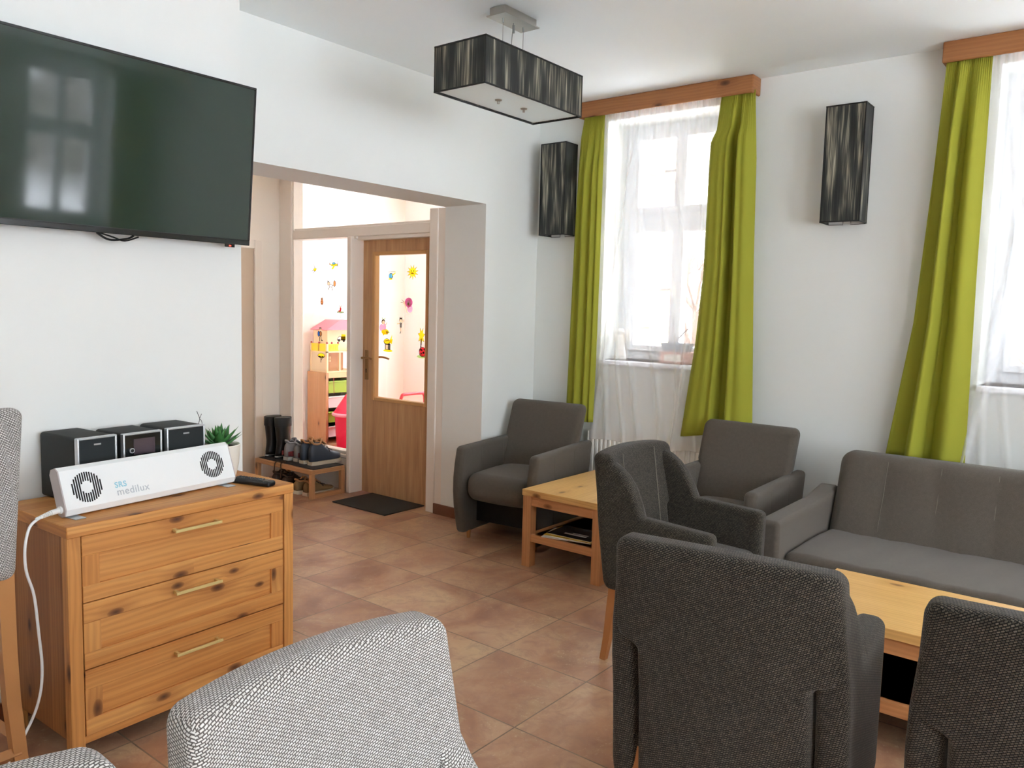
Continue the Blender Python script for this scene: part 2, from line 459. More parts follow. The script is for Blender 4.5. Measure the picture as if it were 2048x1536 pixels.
# playroom shell
bm = B()
box(bm, PX-.1, PXE, PY1, PY1+.1, 0, 2.75)
struct('wall_playroom', bm, M['play'])
struct('ceiling_playroom', one(box, PX-.15, PXE+.1, PY0, PY1+.1, 2.72, 2.8), M['play'])
bm = B()
w0, w1 = 3.95, 6.2  # unseen window opening, enlarged to brighten the playroom
box(bm, PXE, PXE+.3, PY0, w0, 0, 2.75); box(bm, PXE, PXE+.3, w1, PY1+.1, 0, 2.75)
box(bm, PXE, PXE+.3, w0, w1, 0, .3); box(bm, PXE, PXE+.3, w0, w1, 2.62, 2.75)
struct('wall_playroom_side', bm, M['play'])
bm = B()
box(bm, XW+.42, PXE+.3, YO+.02, YP, 0, H)
struct('wall_facade', bm, M['facade'])
struct('wall_playroom_end', one(box, PX-.03, PX+.07, YF, PY1, 0, 2.75), M['play'])

# skirting of brown tile
struct('baseboard_back', one(box, XJ+.0, XJ-.012, YO, YP+.065, 0, .075, .002), M['skirt'])
bm = B(); box(bm, XJ, XW, YO-.012, YO, 0, .075)
struct('baseboard_right', one(box, XW-.012, XW, YB, YO-.012, 0, .075), M['skirt'])
struct('trim_1', bm, M['skirt'])
struct('trim_2', one(box, XL, 1.915, YT-.012, YT, 0, .075), M['skirt'])

# ------------------------------------------------------------------ windows
def window(name, along, at, b0, b1, z0, z1, sgn, label, inset=.27):
    """white two-sash window with a transom; at = room-side face of the wall, sgn = outward direction"""
    r = bpy.data.objects.new(name, None); COL.objects.link(r); tag(r, label, None, None, 'structure')
    d0 = at + sgn*inset
    def fb(bm, p, q, za, zb, t0, t1, bev=.004):
        lo, hi = sorted((d0+sgn*t0, d0+sgn*t1))
        if along == 'y': box(bm, lo, hi, p, q, za, zb, bev)
        else: box(bm, p, q, lo, hi, za, zb, bev)
    fr = B(); zt = lerp(z0, z1, .60); mid = (b0+b1)/2
    for p, q in ((b0, b0+.075), (b1-.075, b1)): fb(fr, p, q, z0, z1, -.02, .07)
    fb(fr, b0+.075, b1-.075, z0, z0+.06, -.02, .07); fb(fr, b0+.075, b1-.075, z1-.06, z1, -.02, .07)
    fb(fr, b0+.075, b1-.075, zt-.045, zt+.045, -.02, .07)
    obj('frame', fr, M['upvc'], r)
    for za, zb in ((z0+.06, zt-.045), (zt+.045, z1-.06)):
        s = B()
        for p, q in ((b0+.075, mid), (mid, b1-.075)):
            fb(s, p, p+.04, za, zb, -.04, .04); fb(s, q-.04, q, za, zb, -.04, .04)
            fb(s, p+.04, q-.04, za, za+.04, -.04, .04); fb(s, p+.04, q-.04, zb-.04, zb, -.04, .04)
        obj('sash', s, M['upvc'], r)
        g = B(); fb(g, b0+.1, b1-.1, za+.02, zb-.02, 0, .006, 0); obj('glass_pane', g, M['glass'], r)
        h = B(); fb(h, mid-.012, mid+.012, (za+zb)/2-.05, (za+zb)/2+.05, -.06, -.04); fb(h, mid-.008, mid+.1, (za+zb)/2-.008, (za+zb)/2+.008, -.075, -.06)
        obj('window_handle', h, M['wplast'], r)
    sl = B(); lo, hi = sorted((at-sgn*.04, d0))
    if along == 'y': box(sl, lo, hi, b0-.03 if 0 else b0, b1, z0-.03, z0+.0, .004)
    else: box(sl, b0, b1, lo, hi, z0-.03, z0, .004)
    obj('window_sill', sl, M['upvc'], r)
    return r
window('window_1', 'y', XW, *W1, 1, 'white window behind the sheer curtain in the corner')
window('window_2', 'y', XW, *W2, 1, 'white window behind the sheer curtain above the sofa')
window('window_3', 'x', YB, *WB1, -1, 'white window mirrored in the television screen')
window('fill_window_4', 'x', YB, *WB2, -1, None)
window('fill_window_5', 'x', YB, *WB3, -1, None)
window('window_6', 'y', PXE, w0, w1, .3, 2.62, 1, 'unseen white playroom window enlarged for light', inset=.12)

# ------------------------------------------------------------------ glazed partition, doors
part = bpy.data.objects.new('window_7', None); COL.objects.link(part); tag(part, 'cream framed glazed partition between hall and playroom', None, None, 'structure')
bm = B()
box(bm, 4.03, 4.15, YF-.165, YF, 0, 2.62, .006)               # far stile
box(bm, 4.045, 4.06, YF-.175, YF-.165, .30, 2.62)             # bead
box(bm, 4.04, 4.15, YP, YF-.165, 1.972, 2.045, .005)         # transom
box(bm, 4.055, 4.12, YP, YF-.165, 2.045, 2.06)
box(bm, 4.05, 4.15, 4.80, YF-.165, 0, .255, .004)             # panel under the glass
box(bm, 4.04, 4.15, 4.80, YF-.165, .255, .285, .006)
box(bm, 4.06, 4.14, 4.80, YF-.165, .285, .31, .004)
obj('frame', bm, M['hallwhite'], part)
bm = B(); box(bm, 4.0, 4.14, 4.756, 4.803, 0, 1.972, .008, seg=2); box(bm, 4.06, 4.16, 4.803, 4.86, 0, 1.972, .004); box(bm, 4.03, 4.13, 4.735, 4.757, 1.955, 1.972)
obj('door_post', bm, M['hallwhite'], part)
bm = B(); box(bm, XJ-.004, 4.15, YP+.066, 3.957, 0, 2.135, .006, seg=2); box(bm, XJ+.004, 4.15, YP, YP+.066, 0.0, 2.135); box(bm, 4.05, 4.11, 3.957, 4.745, 1.945, 1.972, .003)
obj('door_jamb', bm, M['hallwhite'], part)
obj('glass_pane', one(box, 4.10, 4.105, 4.83, YF-.17, .30, 1.975), M['glass'], part)
obj('glass_pane', one(box, 4.10, 4.105, YP+.02, YF-.17, 2.055, 2.62), M['glass'], part)

D = bpy.data.objects.new('door_1', None); COL.objects.link(D); tag(D, 'oak door with a tall glazed panel leading to the playroom', None, None, 'structure')
DX0, DX1, DY0, DY1 = 4.118, 4.158, 3.94, 4.748
gy0, gy1, gz0, gz1 = 4.069, 4.617, .755, 1.838
bm = B()
box(bm, DX0, DX1, DY0, gy0, .006, 1.955); box(bm, DX0, DX1, gy1, DY1, .006, 1.955)
box(bm, DX0, DX1, gy0, gy1, .006, gz0); box(bm, DX0, DX1, gy0, gy1, gz1, 1.955)
obj('door_leaf', bm, M['dooroak'], D)
bm = B()
for p, q, a, b in ((gy0-.022, gy0+.004, gz0-.022, gz1+.022), (gy1-.004, gy1+.022, gz0-.022, gz1+.022), (gy0+.004, gy1-.004, gz0-.022, gz0+.004), (gy0+.004, gy1-.004, gz1-.004, gz1+.022)):
    box(bm, DX0-.009, DX0, p, q, a, b, .003)
    box(bm, DX0, DX1, max(p, gy0), min(q, gy1), max(a, gz0), min(b, gz1))
obj('glazing_bead', bm, plain('bead_oak', '#c99a62', .45), D)
obj('glass_pane', one(box, 4.134, 4.139, gy0, gy1, gz0, gz1), M['glass'], D)
bm = B(); rbox(bm, (DX0-.004, 4.70, 1.0), (.004, .019, .115), .0038, seg=2)
for z in (.905, 1.095): lathe_pts = tube(bm, [(DX0-.006, 4.70, z), (DX0-.012, 4.70, z)], .004, 8)
hp = obj('handle_plate', bm, M['oldbrass'], D, smooth=True)
bm = B(); tube(bm, [(DX0-.004, 4.70, 1.055), (DX0-.045, 4.70, 1.055), (DX0-.055, 4.69, 1.056), (DX0-.056, 4.63, 1.06), (DX0-.055, 4.58, 1.052)], lambda t: .009 if t < .6 else .0075, 10, sub=4)
obj('door_handle', bm, M['oldbrass'], hp, smooth=True)
bm = B(); tube(bm, [(DX1, 4.70, 1.055), (DX1+.05, 4.70, 1.055), (DX1+.055, 4.63, 1.06), (DX1+.055, 4.56, 1.05)], .008, 8, sub=4)
obj('door_handle', bm, M['oldbrass'], hp, smooth=True)
bm = B(); box(bm, DX0-.0085, DX0-.0078, 4.696, 4.704, .94, .965); tube(bm, [(DX0-.0085, 4.70, .965), (DX0-.0078, 4.70, .965)], .006, 10)
obj('keyhole', bm, M['slot'], hp)

D2 = bpy.data.objects.new('door_2', None); COL.objects.link(D2); tag(D2, 'cream door with cream frame at the far end of the hall', None, None, 'structure')
bm = B(); box(bm, 3.78, 3.85, YF-.03, YF, 0, 1.955, .005); box(bm, 2.98, 3.05, YF-.03, YF, 0, 1.955, .005); box(bm, 3.05, 3.78, YF-.03, YF, 1.885, 1.955, .005)
obj('door_frame', bm, M['hallwhite'], D2)
obj('door_leaf', one(box, 3.05, 3.78, YF-.012, YF-.002, .005, 1.885), plain('beige_door', '#c9b8a4', .5), D2)

# stickers on the back of the panes: flat shapes, s = sticker size in metres
SCOL = dict(y='#f4d823', k='#3a3028', o='#d9894a', p='#e9a3c4', r='#cf2f34', g='#a9c77a', b='#5fb6dd', w='#f3f1ee', s='#f0c8a4', n='#9b6a3e', d='#7f8a99', u='#2f5fa8', h='#d873a6')
SMATS = {c: m_cloth('sticker_'+c, h, .72) for c, h in SCOL.items()}
def sticker(label, parent, X, cy, cz, w, h, shapes, front=-1):
    """shapes in unit coordinates (-1..1), +u to the viewer's right"""
    bm = B(); keys = []; t = 0
    for i_, sh in enumerate(shapes):
        kind, c = sh[0], sh[-1]
        if c not in keys: keys.append(c)
        mi = keys.index(c); t += .00012
        def P(u, v): return (X - t, cy - u*w/2, cz + v*h/2)
        if kind == 'e':
            _, u, v, ru, rv, _ = sh; pts = [(u+ru*math.cos(a*PI/9), v+rv*math.sin(a*PI/9)) for a in range(18)]
        elif kind == 'l':
            _, u0, v0, u1, v1, wd, _ = sh
            L = math.hypot(u1-u0, v1-v0) or 1; nx, ny = -(v1-v0)/L*wd/2, (u1-u0)/L*wd/2
            pts = [(u0+nx, v0+ny), (u1+nx, v1+ny), (u1-nx, v1-ny), (u0-nx, v0-ny)]
        else: pts = sh[1]
        nxt = shapes[i_+1] if i_+1 < len(shapes) else None
        inner = None
        if nxt and c == 'k' and nxt[0] == kind and kind in 'ep' and nxt[-1] != 'k':
            if kind == 'e' and abs(nxt[1]-sh[1]) < .12 and abs(nxt[2]-sh[2]) < .12: inner = [(nxt[1]+nxt[3]*math.cos(a*PI/9), nxt[2]+nxt[4]*math.sin(a*PI/9)) for a in range(18)]
            elif kind == 'p' and len(nxt[1]) == len(pts): inner = nxt[1]
        if inner:
            va = [bm.verts.new(P(*p)) for p in pts]; vb = [bm.verts.new(P(*p)) for p in inner]; n_ = len(va)
            for q_ in range(n_): bm.faces.new((va[q_], va[(q_+1) % n_], vb[(q_+1) % n_], vb[q_])).material_index = mi
        else:
            f = bm.faces.new([bm.verts.new(P(*p)) for p in pts]); f.material_index = mi
    o = obj('sticker', bm, [SMATS[c] for c in keys], parent, recalc=False); o['label'] = label
def star(n, r0, r1, cu=0, cv=0): return [(cu+(r1 if i % 2 == 0 else r0)*math.cos(PI*i/n+.2), cv+(r1 if i % 2 == 0 else r0)*math.sin(PI*i/n+.2)) for i in range(2*n)]
E_, L_ = 'e', 'l'
SL, SR = 4.1065, 4.1405
SL = 4.0995; SR = 4.1335
sticker('yellow and grey bird sticker', part, SL, 5.321, 1.74, .072, .079, [('e', .1, -.2, .5, .35, 'k'), ('e', .1, -.2, .4, .27, 'y'), ('p', [(-.1, 0), (-.4, 1), (.2, .2)], 'k'), ('p', [(-.1, 0), (-.3, .8), (.1, .1)], 'w'), ('l', -.3, -.3, -.9, -.5, .1, 'k'), ('l', 0, -.4, -.4, -1, .1, 'k'), ('p', [(.4, 0), (.9, .1), (.5, -.3)], 'y')])
sticker('yellow toy aeroplane sticker', part, SL, 5.079, 1.765, .112, .066, [('p', [(-.95, .2), (.8, .35), (.8, -.2), (-.5, -.2)], 'k'), ('p', [(-.88, .12), (.72, .25), (.72, -.1), (-.5, -.1)], 'y'), ('p', [(-.1, -.1), (.3, -.1), (-.2, -1), (-.5, -.9)], 'y'), ('e', 0, .4, .35, .3, 'k'), ('e', 0, .4, .25, .2, 'b'), ('l', .85, -.5, .85, 1, .06, 'k'), ('p', [(-.95, 0), (-.95, .7), (-.7, .2)], 'n')])
sticker('orange fox sticker', part, SL, 5.108, 1.608, .121, .083, [('e', -.1, -.1, .4, .3, 'k'), ('e', -.1, -.1, .33, .22, 'w'), ('e', -.55, .3, .3, .35, 'k'), ('e', -.55, .3, .23, .27, 's'), ('p', [(-.8, .5), (-.75, 1), (-.5, .6)], 'k'), ('e', .65, .3, .25, .6, 'k'), ('e', .65, .3, .17, .48, 'o'), ('l', -.4, -.3, -.6, -.9, .1, 'k'), ('l', .1, -.3, .2, -1, .1, 'k'), ('l', .2, -.1, .5, 0, .12, 'k')])
sticker('brown bee sticker', part, SL, 5.226, 1.479, .062, .062, [('e', 0, -.2, .55, .75, 'k'), ('e', 0, -.2, .42, .62, 'o'), ('l', -.4, -.1, .4, -.2, .15, 'k'), ('l', -.3, -.5, .4, -.6, .15, 'k'), ('e', 0, .6, .4, .35, 'n'), ('l', .1, .8, .2, 1.1, .08, 'k')])
sticker('red imp on an umbrella sticker', part, SL, 4.995, 1.403, .102, .099, [('e', 0, .35, .2, .32, 'k'), ('e', 0, .35, .15, .26, 'r'), ('e', 0, .68, .15, .14, 's'), ('p', [(-.2, .75), (-.28, 1), (-.08, .85)], 'k'), ('p', [(.2, .75), (.28, 1), (.08, .85)], 'k'), ('e', 0, -.12, .9, .12, 'k'), ('e', 0, -.1, .8, .07, 'g'), ('e', -.2, .05, .35, .12, 'r'), ('l', .05, -.2, .05, -.9, .08, 'n'), ('l', .05, -.9, .2, -.95, .1, 'k')])
sticker('child with blue rucksack sticker', part, SL, 5.247, 1.211, .072, .113, [('e', .05, .65, .4, .28, 's'), ('p', [(-.4, .75), (.5, .8), (.4, 1), (-.3, 1)], 'k'), ('l', -.3, .85, .4, .88, .08, 'w'), ('e', .15, .1, .5, .4, 'k'), ('e', .2, .1, .35, .3, 'n'), ('e', -.5, .1, .42, .42, 'k'), ('e', -.5, .1, .33, .34, 'u'), ('l', -.1, -.3, -.2, -.95, .2, 'k'), ('l', .3, -.3, .4, -.8, .2, 'k'), ('l', .4, -.8, .9, -.85, .15, 'k')])
sticker('yellow and grey lorry sticker', part, SL, 4.985, 1.194, .105, .066, [('p', [(-1, -.3), (-.5, .4), (1, .4), (1, -.5), (-1, -.6)], 'k'), ('p', [(-.9, -.25), (-.45, .3), (-.05, .3), (-.05, -.4), (-.9, -.45)], 'w'), ('p', [(.05, -.3), (.05, .9), (1, .9), (1, -.3)], 'y'), ('e', -.5, -.6, .25, .32, 'k'), ('e', .6, -.6, .25, .32, 'k'), ('e', -.5, -.6, .12, .15, 'd'), ('e', .6, -.6, .12, .15, 'd')])
sticker('yellow crowned tree sticker', part, SL, 5.232, 1.025, .098, .08, [('e', 0, .4, .95, .5, 'k'), ('e', 0, .45, .85, .38, 'y'), ('e', -.4, .2, .3, .15, 'k'), ('e', .3, .25, .3, .12, 'k'), ('l', -.1, -.1, -.1, -1, .14, 'k'), ('l', .3, 0, 0, -.5, .1, 'k')])
sticker('blue and yellow helicopter sticker', D, SR, 4.451, 1.681, .083, .072, [('e', -.2, -.05, .55, .6, 'k'), ('e', -.25, -.05, .43, .48, 'b'), ('l', -.3, -.5, -.3, .5, .08, 'k'), ('p', [(.1, -.1), (.95, .4), (1, .6), (.1, .3)], 'y'), ('l', -.9, .75, .9, .8, .06, 'k'), ('e', -.3, -.7, .5, .15, 'y'), ('l', .8, .3, .9, .9, .1, 'y')])
sticker('yellow sun sticker', D, SR, 4.23, 1.705, .123, .111, [('p', star(11, .5, 1.0), 'k'), ('p', star(11, .46, .93), 'y'), ('e', -.18, .15, .06, .1, 'k'), ('e', .2, .15, .06, .1, 'k'), ('e', 0, -.15, .25, .12, 'n'), ('e', 0, -.1, .27, .1, 'y')])
sticker('pink butterfly sticker', D, SR, 4.287, 1.465, .132, .113, [('e', .3, .35, .6, .62, 'h'), ('e', .3, .35, .55, .57, 'p'), ('e', .5, -.45, .42, .5, 'p'), ('e', .3, .3, .32, .3, 'w'), ('e', .5, -.45, .22, .25, 'w'), ('e', .25, .15, .15, .2, 'g'), ('p', [(-.4, .2), (-.2, .2), (.2, -1), (0, -1)], 's'), ('e', -.4, .3, .16, .2, 's'), ('l', -.45, .45, -.8, .7, .05, 'k'), ('l', -.5, .4, -.95, .3, .05, 'k')])
sticker('flower fairy sticker', D, SR, 4.522, 1.298, .116, .137, [('e', -.6, -.1, .4, .4, 'p'), ('e', .1, -.55, .7, .3, 'y'), ('p', [(.3, -.4), (1, -.6), (.4, -.75)], 'g'), ('e', 0, 0, .28, .4, 'p'), ('e', -.25, .55, .34, .28, 'k'), ('e', -.22, .48, .25, .2, 's'), ('l', .1, .1, .45, .5, .12, 's'), ('l', -.3, .8, -.5, 1, .08, 'g'), ('l', -.1, .8, .1, .98, .08, 'g'), ('p', [(-.5, -.5), (-.2, -1), (.2, -.6)], 'y'), ('p', [(.2, -.5), (.5, -.9), (.6, -.5)], 'o')])
sticker('boy in striped vest sticker', D, SR, 4.349, 1.316, .085, .124, [('e', .05, .6, .42, .27, 'k'), ('e', .05, .55, .34, .22, 's'), ('p', [(-.3, .7), (-.2, 1), (.1, .8), (.3, 1), (.4, .7)], 'k'), ('p', [(-.25, .3), (.3, .3), (.25, -.3), (-.15, -.3)], 'k'), ('l', -.15, .15, .2, .15, .09, 'w'), ('l', -.15, -.02, .2, -.02, .09, 'w'), ('l', -.15, -.2, .2, -.2, .09, 'w'), ('l', -.2, .2, -.9, .15, .12, 's'), ('l', .3, .2, .85, .7, .12, 's'), ('l', 0, -.3, .1, -.75, .18, 's'), ('l', .1, -.75, -.1, -1, .12, 'k')])
sticker('palm hut on yellow island sticker', D, SR, 4.484, 1.177, .105, .135, [('e', 0, -.85, .95, .14, 'y'), ('p', [(-.6, -.1), (-.6, -.75), (.5, -.75), (.5, -.1)], 'k'), ('p', [(-.45, -.15), (-.45, -.7), (.0, -.7), (0, -.15)], 's'), ('p', [(.1, -.2), (.1, -.7), (.4, -.7), (.4, -.2)], 'w'), ('e', -.2, .15, .7, .35, 'k'), ('e', -.2, .18, .6, .27, 'y'), ('p', [(.3, .2), (.9, 1), (.7, .1)], 'y'), ('p', [(.1, .2), (1, .5), (.8, -.1)], 'y'), ('l', -.7, .2, .2, .3, .08, 'n')])
sticker('yellow palm tree sticker', D, SR, 4.13, 1.207, .077, .137, [('l', -.2, -1, 0, .3, .32, 'k'), ('l', -.2, -1, 0, .3, .22, 'w'), ('p', star(7, .5, .98, 0, .55), 'k'), ('p', star(7, .5, .88, 0, .56), 'y'), ('l', -.25, -.6, -.05, -.6, .05, 'k'), ('l', -.2, -.3, 0, -.3, .05, 'k')])
sticker('red ladybird sticker', D, SR, 4.125, 1.129, .1, .092, [('e', -.1, -.75, .9, .25, 'g'), ('e', .15, 0, .75, .8, 'k'), ('e', .2, 0, .65, .7, 'r'), ('e', .0, .3, .17, .17, 'k'), ('e', .35, -.1, .19, .19, 'k'), ('e', -.1, -.25, .15, .15, 'k'), ('e', .5, .4, .13, .13, 'k'), ('e', -.7, -.1, .25, .5, 'w')])

# ------------------------------------------------------------------ television
tv = thing('television', 'large black flat television tilted forward on the wall', 'television', (1.36, YT-.045, 1.69))
TW, TH = .53, .612
tilt = Matrix.Rotation(math.radians(5.2), 4, 'X')
def tl(p): return tilt @ V(p)
bm = B(); box(bm, -TW, TW, -.05, -.012, 0, TH, .006, seg=2, f=tl); obj('housing', bm, M['blk'], tv)
obj('screen', one(box, -TW+.009, TW-.009, -.0525, -.0495, .022, TH-.009, f=tl), M['screen'], tv)
bm = B(); box(bm, -TW, TW, -.054, -.05, 0, .02, .0015, f=tl); box(bm, -TW, TW, -.054, -.05, TH-.009, TH, .001, f=tl)
for s in (-1, 1): box(bm, s*TW, s*(TW-.009), -.054, -.05, .02, TH-.009, .001, f=tl)
obj('bezel', bm, plain('gloss_bezel', '#0b0d0c', .2), tv)
bm = B(); box(bm, .44, .475, -.035, -.02, -.012, 0, f=tl); obj('sensor_foot', bm, M['blk'], tv)
obj('standby_light', one(box, .45, .458, -.037, -.035, -.009, -.004, f=tl), M['led'], tv)
bm = B(); tube(bm, [tl((-.06, -.03, 0)), tl((-.03, -.03, -.018)), tl((.0, -.03, -.022)), tl((.05, -.03, -.012)), tl((.07, -.03, 0))], .004, 6, sub=4)
tube(bm, [tl((-.05, -.025, 0)), tl((.0, -.025, -.012)), tl((.04, -.025, -.022)), tl((.09, -.025, -.004))], .003, 6, sub=4)
obj('cable', bm, M['blk'], tv, smooth=True)
bm = B(); box(bm, -.2, .2, .035, .0445, .12, .5); box(bm, -.15, -.11, -.02, .04, .1, .5); box(bm, .11, .15, -.02, .04, .1, .5); obj('wall_bracket', bm, M['blkm'], tv)

# ------------------------------------------------------------------ chest of drawers
CH = thing('chest_of_drawers', 'knotty pine chest of three drawers with brass bar handles', 'chest of drawers', (1.006, 2.48, 0), math.radians(2.2))
CWd, CD, CHt = .835, .445, .775
obj('top', one(box, 0, CWd, 0, CD, CHt-.036, CHt, .002), M['chest'], CH, grain=0)
for x0, x1 in ((.0, .042), (CWd-.042, CWd)):
    for y0, y1 in ((.003, .04), (CD-.04, CD-.003)):
        obj('leg', one(box, x0+.0005, x1-.0005, y0, y1, 0, CHt-.036, .0015), M['chest'], CH, grain=2)
for x in (.008, CWd-.026): obj('side_panel', one(box, x, x+.018, .04, CD-.04, .09, CHt-.036), M['chest2'], CH, grain=2)
obj('back_panel', one(box, .03, CWd-.03, CD-.02, CD-.012, .09, CHt-.036), M['chest'], CH)
obj('base_rail', one(box, .042, CWd-.042, .012, .032, .075, .098), M['chest'], CH, grain=0)
obj('carcass', one(box, .045, CWd-.045, .032, CD-.022, .092, CHt-.038), M['slot'], CH)
dz = [.101, .3145, .5275]; dh = .2095
for z in dz:
    bm = B(); x0, x1, y0 = .0455, CWd-.0455, .006
    st, rl, rb = .053, .062, .052
    box(bm, x0, x1, y0, y0+.02, z+dh-rl, z+dh, .0015); box(bm, x0, x1, y0, y0+.02, z, z+rb, .0015)
    dr = obj('drawer', bm, M['chest'], CH, grain=0)
    for a, b in ((x0, x0+st), (x1-st, x1)): obj('stile', one(box, a, b, y0+.0005, y0+.02, z+rb, z+dh-rl, .001), M['chest'], dr, grain=2)
    bm = B()
    pts = [(x0+st, z+rb), (x1-st, z+rb), (x1-st, z+dh-rl), (x0+st, z+dh-rl)]
    box(bm, x0+st, x1-st, y0+.010, y0+.018, z+rb, z+dh-rl)
    obj('panel', bm, M['chest'], dr, grain=0)
    bm = B(); zc = z+dh-.042
    box(bm, .336, .51, y0-.030, y0-.022, zc-.005, zc+.005, .0012)
    for x in (.346, .5): box(bm, x-.005, x+.005, y0-.024, y0, zc-.005, zc+.005)
    obj('handle', bm, M['brass'], dr)

# ------------------------------------------------------------------ things on the chest
ZC = CHt
dv = thing('germicidal_lamp', 'long white air steriliser lamp with round slotted grilles on pine chest', 'air purifier', (1.043, 2.572, ZC), math.radians(7.2))
DL = .645
tl8 = math.radians(20)
def pr(y, z): return (y*math.cos(tl8)+z*math.sin(tl8), -y*math.sin(tl8)+z*math.cos(tl8)+.024)
prof = [pr(0, .004), pr(0, .128), pr(.012, .142), pr(.034, .142), pr(.046, .128), pr(.046, .0), pr(.030, -.012), pr(.012, -.012)]
bm = B(); prism(bm, prof, 0, .004, DL-.004)
obj('housing', bm, M['dev'], dv)
for x0, x1 in ((0, .004), (DL-.004, DL)):
    bm = B(); prism(bm, prof, 0, x0, x1); obj('end_cap', bm, M['devside'], dv)
def fr(x, z, d=0): y, zz = pr(-d, z); return V((x, y, zz))
for cx in (.082, DL-.09):
    bm = B()
    for i in range(-6, 7):
        xo = i*.0076; R = .049
        if abs(xo) >= R: continue
        hz = math.sqrt(R*R-xo*xo); hi = math.sqrt(max(.018**2-xo*xo, 0))
        segs = [(-hz, -hi-.002), (hi+.002, hz)] if abs(xo) < .018 else [(-hz, hz)]
        for a, b in segs:
            w = .0024
            vs = [bm.verts.new(fr(cx+xo+dx, .066+zz, dd)) for dd in (.0004, -.001) for dx, zz in ((-w, a), (w, a), (w, b), (-w, b))]
            for idx in ((0, 1, 2, 3), (4, 5, 6, 7), (0, 1, 5, 4), (1, 2, 6, 5), (2, 3, 7, 6), (3, 0, 4, 7)): bm.faces.new([vs[k] for k in idx])
    obj('grille', bm, M['slot'], dv)
for x in (.012, DL-.062):
    bm = B(); box(bm, x, x+.035, -.03, .035, .0003, .0035, .001); box(bm, x, x+.035, .02, .024, .003, .03); obj('foot', bm, M['silver'], dv)
def text(body, size, x, z, mat, parent, bold=0):
    cu = bpy.data.curves.new('lettering', 'FONT'); cu.body = body; cu.size = size; cu.extrude = .0003; cu.offset = bold; cu.space_character = 1.08
    o = bpy.data.objects.new('tmp', cu); COL.objects.link(o); bpy.context.view_layer.update()
    me = bpy.data.meshes.new_from_object(o.evaluated_get(bpy.context.evaluated_depsgraph_get()))
    bpy.data.objects.remove(o); bpy.data.curves.remove(cu)
    for v in me.vertices: v.co = fr(x+v.co.x, z+v.co.y, .0006-(v.co.z if v.co.z < 0 else 0))
    me.materials.clear(); me.materials.append(mat)
    q = bpy.data.objects.new('lettering', me); COL.objects.link(q); q.parent = parent; return q
text('SRS', .026, .172, .046, M['txtb'], dv, .0006)
text('medilux', .034, .174, .020, M['txtg'], dv, .0002)
bm = B(); tube(bm, [fr(-.006, .012, -.024), fr(.002, .012, -.024)], .012, 12)
obj('socket', bm, M['dev'], dv, smooth=True)
bm = B(); p0 = fr(-.004, .012, -.024)
tube(bm, [p0, p0+V((-.03, -.004, -.002))], .0085, 10)
for i in range(8): tube(bm, [p0+V((-.032-i*.006, -.004-i*.0012, -.002-i*.001)), p0+V((-.036-i*.006, -.005-i*.0012, -.0025-i*.001))], .0075-i*.00035, 10)
tube(bm, [p0+V((-.03, -.004, -.002)), p0+V((-.08, -.014, -.01))], .004, 8)
obj('plug', bm, M['dev'], dv, smooth=True)
bm = B(); cp = [p0+V((-.07, -.012, -.009)), p0+V((-.10, -.016, -.03)), p0+V((-.117, -.02, -.09)), p0+V((-.115, -.02, -.16)), p0+V((-.095, -.02, -.24)), p0+V((-.085, -.02, -.36)), p0+V((-.078, -.02, -.47)), p0+V((-.088, -.02, -.56)), p0+V((-.12, -.01, -.65)), p0+V((-.2, .0, -.765)), p0+V((-.3, .02, -.79))]
tube(bm, cp, .0042, 8, sub=6); obj('power_cord', bm, M['dev'], dv, smooth=True)

def hifi(name, label, cat, x, y, w, d, h, rz, kind):
    t = thing(name, label, cat, (x, y, ZC), rz)
    bm = B(); rbox(bm, (0, d/2+.012, h/2+.002), (w/2, d/2, h/2), .012, seg=3); obj('cabinet', bm, M['blkm'], t, smooth=True)
    # silver bezel as a frame
    bm = B(); e = .0075
    for a in (-1, 1):
        rbox(bm, (a*(w/2-e/2), .008, h/2+.002), (e/2, .010, h/2), .003, seg=2)
        rbox(bm, (0, .008, .002+h/2+a*(h/2-e/2)), (w/2-.002, .010, e/2), .003, seg=2)
    obj('bezel', bm, M['silver'], t, smooth=True)
    if kind == 'speaker':
        obj('grille', one(box, -w/2+.007, w/2-.007, .001, .006, .009, h-.005), M['grille'], t)
        obj('badge', one(box, -.012, .012, -.0005, .002, h-.026, h-.021), M['silver'], t)
    else:
        obj('front_panel', one(box, -w/2+.007, w/2-.007, .001, .006, .009, h-.005), plain('gloss_panel', '#14191a', .12), t)
        obj('display', one(box, -.035, .045, -.0003, .001, h-.075, h-.02), plain('display_glass', '#4b4148', .12), t)
        bm = B(); tube(bm, [(-.045, -.001, h-.058), (-.045, -.008, h-.058)], .009, 16); kb = obj('knob', bm, M['silver'], t, smooth=True)
        bm = B(); tube(bm, [(-.045, -.0081, h-.058), (-.045, -.009, h-.058)], .006, 16); obj('knob_cap', bm, M['blk'], kb)
    return t
hifi('bookshelf_speaker', 'black speaker with silver rim nearest the bar stool on the chest', 'speaker', 1.209, 2.722, .137, .225, .222, math.radians(6), 'speaker')
hifi('stereo_receiver', 'black stereo unit with display and round knob between two speakers', 'stereo', 1.374, 2.742, .147, .17, .218, math.radians(5), 'unit')
hifi('bookshelf_speaker', 'black speaker with silver rim beside the potted succulent', 'speaker', 1.546, 2.76, .157, .17, .219, math.radians(4), 'speaker')

